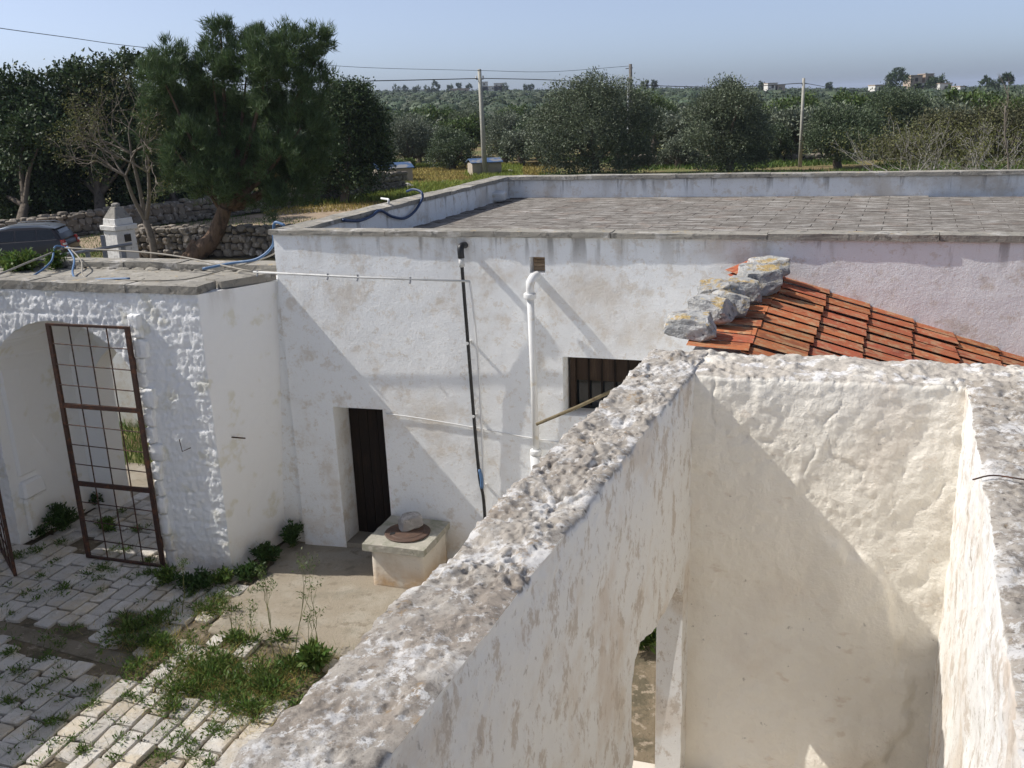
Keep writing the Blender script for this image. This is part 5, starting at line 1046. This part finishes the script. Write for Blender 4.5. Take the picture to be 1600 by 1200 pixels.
skytree([(1402, 118, 11), (1395, 128, 12), (1412, 126, 9), (1390, 136, 9)], 415, 'tallest round headed tree on the right skyline', 'carob', 2600, 201)
skytree([(1425, 130, 8), (1420, 138, 9), (1432, 126, 5)], 440, 'middle tree between the farmhouse and ochre house on the skyline', 'carob', 1400, 202)
skytree([(1445, 124, 7), (1440, 130, 6)], 445, 'small crown rising behind the ochre skyline house', 'carob', 1000, 203)
skytree([(1465, 128, 11), (1458, 134, 11), (1472, 136, 10)], 415, 'broad dark tree right of the ochre skyline house', 'carob', 2200, 204)
skytree([(1540, 130, 9), (1552, 134, 8)], 380, 'low round tree on the far right skyline', 'carob', 1000, 205)
skytree([(1572, 126, 9)], 370, 'single round tree on the skyline at the right edge', 'carob', 900, 206)
for i, (x, y, r_, lab, nm) in enumerate(((677, 133, 4, 'left one of two slim cypresses on the skyline', 'cypress'), (683, 135, 3.5, 'right one of two slim cypresses on the skyline', 'cypress'), (703, 136, 4, 'pointed tree on the skyline left of the pole', 'skyline_tree'), (717, 133, 4, 'taller pointed tree beside the low ochre skyline house', 'skyline_tree'), (733, 136, 4, 'round tree on the skyline just left of the pole', 'skyline_tree'), (635, 140, 7, 'broad round tree at the left of the open skyline', 'skyline_tree'), (620, 139, 6, 'small round tree at the left end of the skyline', 'skyline_tree'), (652, 140, 6, 'low tree in front of the two cypresses', 'skyline_tree'), (667, 140, 5, 'low round tree left of the two cypresses', 'skyline_tree'), (790, 138, 6, 'round tree right of the cream villa', 'skyline_tree'), (822, 136, 4, 'pointed tree far right of the cream villa', 'skyline_tree'), (830, 136, 4, 'small dark tree far right of the cream villa', 'skyline_tree'), (1008, 131, 5, 'dark tree on the skyline right of the wooden pole', 'skyline_tree'), (1022, 132, 5, 'second dark tree on the skyline right of the wooden pole', 'skyline_tree'), (1190, 134, 6, 'bushy tree above the white skyline house', 'skyline_tree'), (1295, 134, 5, 'low tree on the skyline right of the slim pole', 'skyline_tree'))):
    skytree([(x, y, r_), (x, y + r_, r_ * .8)] + ([(x, y - r_, r_ * .7), (x, y + 2 * r_, r_ * .9)] if nm == 'cypress' else []), 800 if x < 900 else 620, lab, 'carob', 500, 220 + i, nm, 1.3)

# ---- field grass
def blades(name, P_, h, wd, m, seed, lean=.35, **k):
    r = np.random.default_rng(seed); n_ = len(P_); an = r.uniform(0, 6.28, n_); t = np.c_[np.cos(an), np.sin(an), np.zeros(n_)]; hh = h * r.uniform(.5, 1.3, (n_, 1)); top = np.c_[r.normal(0, lean, (n_, 2)), np.ones(n_)] * hh
    v = np.stack([P_ - t * wd * .5, P_ + t * wd * .5, P_ + top], 1).reshape(-1, 3); return put(name, npmesh(name, v, np.arange(len(v)).reshape(-1, 3)), m, kind='stuff', **k)
r = np.random.default_rng(8)
def field(n_, a0, a1, r0, r1, seed, thr=None):
    r = np.random.default_rng(seed); az = np.radians(r.uniform(a0, a1, n_)); rh = np.sqrt(r.uniform(r0 ** 2, r1 ** 2, n_)); x, y = rh * np.sin(az), rh * np.cos(az); P_ = np.c_[x, y, terr(x, y)]
    if thr is not None: P_ = P_[vnoise(P_ / 6.0, 9) > thr]
    return P_
blades('field_grass', field(60000, -12, 1, 58, 92, 81, -.15), .38, .10, 'fieldgrass', 82)
blades('dry_field_grass', field(45000, -14, 3, 54, 90, 83), .22, .09, 'drygrass', 84)
blades('lane_grass', field(26000, -30, -8, 35, 60, 85, .1), .16, .05, 'weed', 86)
blades('scrub_grass', field(40000, 2, 28, 50, 95, 87, -.1), .35, .10, 'weed', 88)

r = np.random.default_rng(91); q = np.c_[r.uniform(-8.5, -3, 9000), r.uniform(2.0, 7.5, 9000), np.full(9000, -.05)]; q = q[vnoise(q * .8, 12) > -.25]
blades('yard_grass', FA(q), .20, .02, 'weed', 92)
# ---- weeds in the courtyard: broad-leaved rosettes and grass
def rosettes(pts, name, m, seed, ln, wd, nleaf, h=.10, **k):
    r = np.random.default_rng(seed); C_ = np.repeat(np.array(pts), nleaf, 0); n_ = len(C_); an = r.uniform(0, 6.28, n_); el = r.uniform(.1, 1.2, n_)
    d = np.c_[np.cos(an) * np.cos(el), np.sin(an) * np.cos(el), np.sin(el)]; base = C_ + d * r.uniform(0, h, (n_, 1)) + r.normal(0, .02, (n_, 3)) * (1, 1, 0)
    me = leafmesh(name, base, d * 2.2, ln, wd, 0, seed=seed); return put(name, me, m, **k)
r7 = random.Random(17); wp = []
def patch(cx, cy, rx, ry, n_):
    for _ in range(n_):
        a = r7.uniform(0, 6.28); q = abs(r7.gauss(0, .5)); wp.append(F(cx + rx * q * math.cos(a), cy + ry * q * math.sin(a), 0.005))
pz = lambda x, y: AB(onz(x, y, 0))[:2]
for x, y, rx, ry, n_ in ((250, 1010, .5, .35, 60), (330, 1050, .75, .45, 160), (420, 1075, .6, .4, 120), (450, 1045, .4, .3, 60), (300, 1080, .5, .3, 60), (390, 1110, .4, .3, 50), (230, 1000, .3, .25, 30), (205, 985, .25, .2, 40), (240, 975, .25, .15, 25), (330, 955, .35, .15, 30), (370, 1000, .3, .12, 20), (215, 1045, .2, .2, 16), (260, 1110, .3, .2, 14), (440, 1000, .3, .1, 8)): patch(*pz(x, y), rx, ry, n_)
wc = [wp[i] for i in r7.sample(range(len(wp)), 60)]
rosettes(wc, 'leafy_weeds', 'weed', 307, .075, .024, 24, .10, kind='stuff')
wc = [wp[i] for i in r7.sample(range(len(wp)), 26)]
rosettes(wc, 'bright_weeds', M['poplar'], 308, .065, .020, 26, .12, kind='stuff')
wp = wp[::3]
rosettes(wp, 'weed_patch', 'weed', 301, .060, .019, 26, .10, kind='stuff')
wp2 = list(wp)
gp = np.array([wp2[i] for i in rng.integers(0, len(wp2), 2600)]) + np.c_[rng.normal(0, .13, (2600, 2)), np.zeros(2600)]
blades('weed_grass', gp, .10, .005, 'weed', 303, .7)
gp = np.array([wp2[i] for i in rng.integers(0, len(wp2), 5200)]) + np.c_[rng.normal(0, .14, (5200, 2)), np.zeros(5200)]
blades('dry_weed_grass', gp, .08, .006, 'drygrass', 304, .9)
wp = []
for x, y in ((110, 1160), (130, 1175), (300, 1165), (310, 1180), (190, 1155), (180, 1185), (250, 1190), (85, 1130), (70, 1030), (92, 1010), (60, 1080), (150, 1075), (140, 1105), (205, 1090), (225, 1100), (260, 1098), (170, 900), (160, 890), (130, 905), (85, 880), (95, 850), (225, 900), (240, 895), (100, 920), (175, 860), (60, 905), (40, 930), (200, 860), (190, 800), (170, 815), (215, 830), (30, 1050), (15, 1100), (40, 1170), (15, 1020), (120, 985), (200, 975), (255, 960), (290, 940), (350, 945), (335, 960), (300, 930), (320, 985), (25, 870), (55, 862), (75, 1000), (20, 960), (340, 935), (360, 925), (330, 1140), (345, 1150), (280, 1150), (330, 1195), (230, 880), (250, 915)): patch(*pz(x, y), .09, .12, r7.randint(2, 7))
for _ in range(110):
    x, y = r7.uniform(0, 420), r7.uniform(850, 1200)
    if y < 1200 - (x - 330) * .95: patch(*pz(x, y), .06, .06, 1)
rosettes(wp, 'joint_weeds', 'weed', 305, .048, .015, 14, .05, kind='stuff')
gp = np.array([wp[i] for i in rng.integers(0, len(wp), 2200)]) + np.c_[rng.normal(0, .07, (2200, 2)), np.zeros(2200)]
blades('joint_grass', gp, .09, .005, 'weed', 306, .6)
# leafy plants standing on their own
def plant(x, y, R_, h, label, m, n_, seed, ln=.065, wd=.024, name='leafy_plant', base=None):
    c = onz(x, y, 0) if base is None else base; t = thing(name, c, label, 'plant'); r = np.random.default_rng(seed); ns = 14; mb = MB(); P_, D_ = [], []
    for k in range(ns):
        an = r.uniform(0, 6.28); sp = r.uniform(.1, 1.0) * R_; tip = c + (math.cos(an) * sp, math.sin(an) * sp, h * r.uniform(.55, 1.0) * (1 - .3 * sp / R_)); pts = smoothpath([c, (c + tip) / 2 + (0, 0, h * .12), tip], 4); mb.tube(pts, np.linspace(.007, .003, len(pts)), 4, cap=False)
        for q in pts[2:]: 
            for _ in range(n_ // (ns * 5)): P_.append(q + r.normal(0, R_ * .13, 3)); D_.append((q - c) / (np.linalg.norm(q - c) + .01))
    P_ = np.array(P_); P_[:, 2] = np.maximum(P_[:, 2], c[2] + .01)
    put('leaves', leafmesh('leaves', P_, np.array(D_) * .7, ln, wd, .1, seed=seed), m, t); mb.put('stems', 'stem', t); return t
plant(100, 830, .24, .42, 'bushy green plant at the foot of the passage wall inside the arch', 'weed_dark', 1100, 401)
plant(62, 838, .14, .18, 'small low plant left of the bushy plant inside the arch', 'weed_dark', 400, 402)
plant(156, 792, .16, .30, 'green plant behind the gate bars at the far end of the passage', 'weed_dark', 500, 403)
plant(168, 828, .16, .16, 'low green plant on the passage floor behind the gate', 'weed', 500, 404)
plant(457, 856, .17, .36, 'green plant in the corner between gatehouse and long wall', 'weed_dark', 700, 405)
plant(418, 880, .16, .26, 'leafy plant along the shaded foot of the gatehouse side', 'weed_dark', 800, 406)
plant(392, 900, .18, .14, 'low dark plant at the shaded gatehouse corner', 'weed_dark', 800, 407)
plant(310, 915, .24, .13, 'spreading dark weed in front of the sunlit pier', 'weed_dark', 1100, 408)
plant(350, 912, .16, .16, 'small weed with reddish stems at the pier corner', 'weed', 500, 409)
plant(495, 1045, .13, .26, 'bright green plant against the foreground wall', 'weed', 600, 410, .12, .045)
plant(262, 912, .14, .22, 'small plant below the hinge side of the gate', 'weed', 450, 411)
# tall flowering stems
for i, (x, y, h, lab) in enumerate(((442, 1040, .85, 'tall thin flowering weed nearest the concrete'), (462, 1035, 1.0, 'tallest thin flowering weed among the stems'), (430, 1030, .7, 'thin flowering weed left of the tall stems'), (500, 1040, .75, 'single stem topped with a bright green tuft'), (405, 1045, .6, 'short thin flowering weed above the green patch'), (475, 1050, .55, 'thin weed leaning toward the foreground wall'), (365, 1000, .45, 'thin weed at the left edge of the concrete'), (285, 960, .55, 'thin reddish weed stem on the shaded paving'))):
    c = onz(x, y, 0); t = thing('tall_weed', c, lab, 'plant', 'tall thin weeds'); rr = random.Random(500 + i); mb = MB(); tips = []
    branch(mb, c, (rr.uniform(-.1, .1), rr.uniform(-.1, .1), 1), h * .55, .006, 2, rr, 4, .22, .5, (2, 3), tips, 4); mb.put('stem', 'stem', t)
    tp = np.array([q[0] for q in tips]); kk = rng.integers(0, len(tp), 90); put('leaves', leafmesh('leaves', tp[kk] + rng.normal(size=(90, 3)) * .025, np.zeros((90, 3)), .035, .012, .8, seed=510 + i), 'poplar', t)
# plants on the gatehouse roof
plant(0, 0, .32, .20, 'green shrub growing at the back of the gatehouse roof beside the cables', 'weed', 1400, 421, .09, .03, 'roof_shrub', base=F(-4.75, .20, 3.58))
plant(0, 0, .36, .13, 'dark green shrub at the left end of the gatehouse roof', 'weed_dark', 1300, 422, .09, .03, 'roof_shrub', base=F(-5.6, .20, 3.58))
plant(0, 0, .22, .22, 'small weed at the foot of the roof parapet stones', 'weed', 500, 423, .07, .025, 'roof_shrub', base=F(-4.25, .32, 3.58))
plant(1008, 1010, .22, .30, 'clump of weeds seen through the doorway of the roofless room', 'weed', 900, 424, .12, .04)

# ---- air
hz = bpy.data.materials.new('air'); hz.use_nodes = True; hn = hz.node_tree.nodes; hn.remove(hn['Principled BSDF']); pv = hn.new('ShaderNodeVolumePrincipled'); pv.inputs['Color'].default_value = (.72, .82, 1.0, 1); pv.inputs['Density'].default_value = .00014; pv.inputs['Anisotropy'].default_value = .2
hz.node_tree.links.new(pv.outputs[0], hn['Material Output'].inputs['Volume'])
put('haze', MB().box(-12000, 12000, -12000, 12000, -160, 42, fr=False).mesh('haze'), hz, kind='stuff')
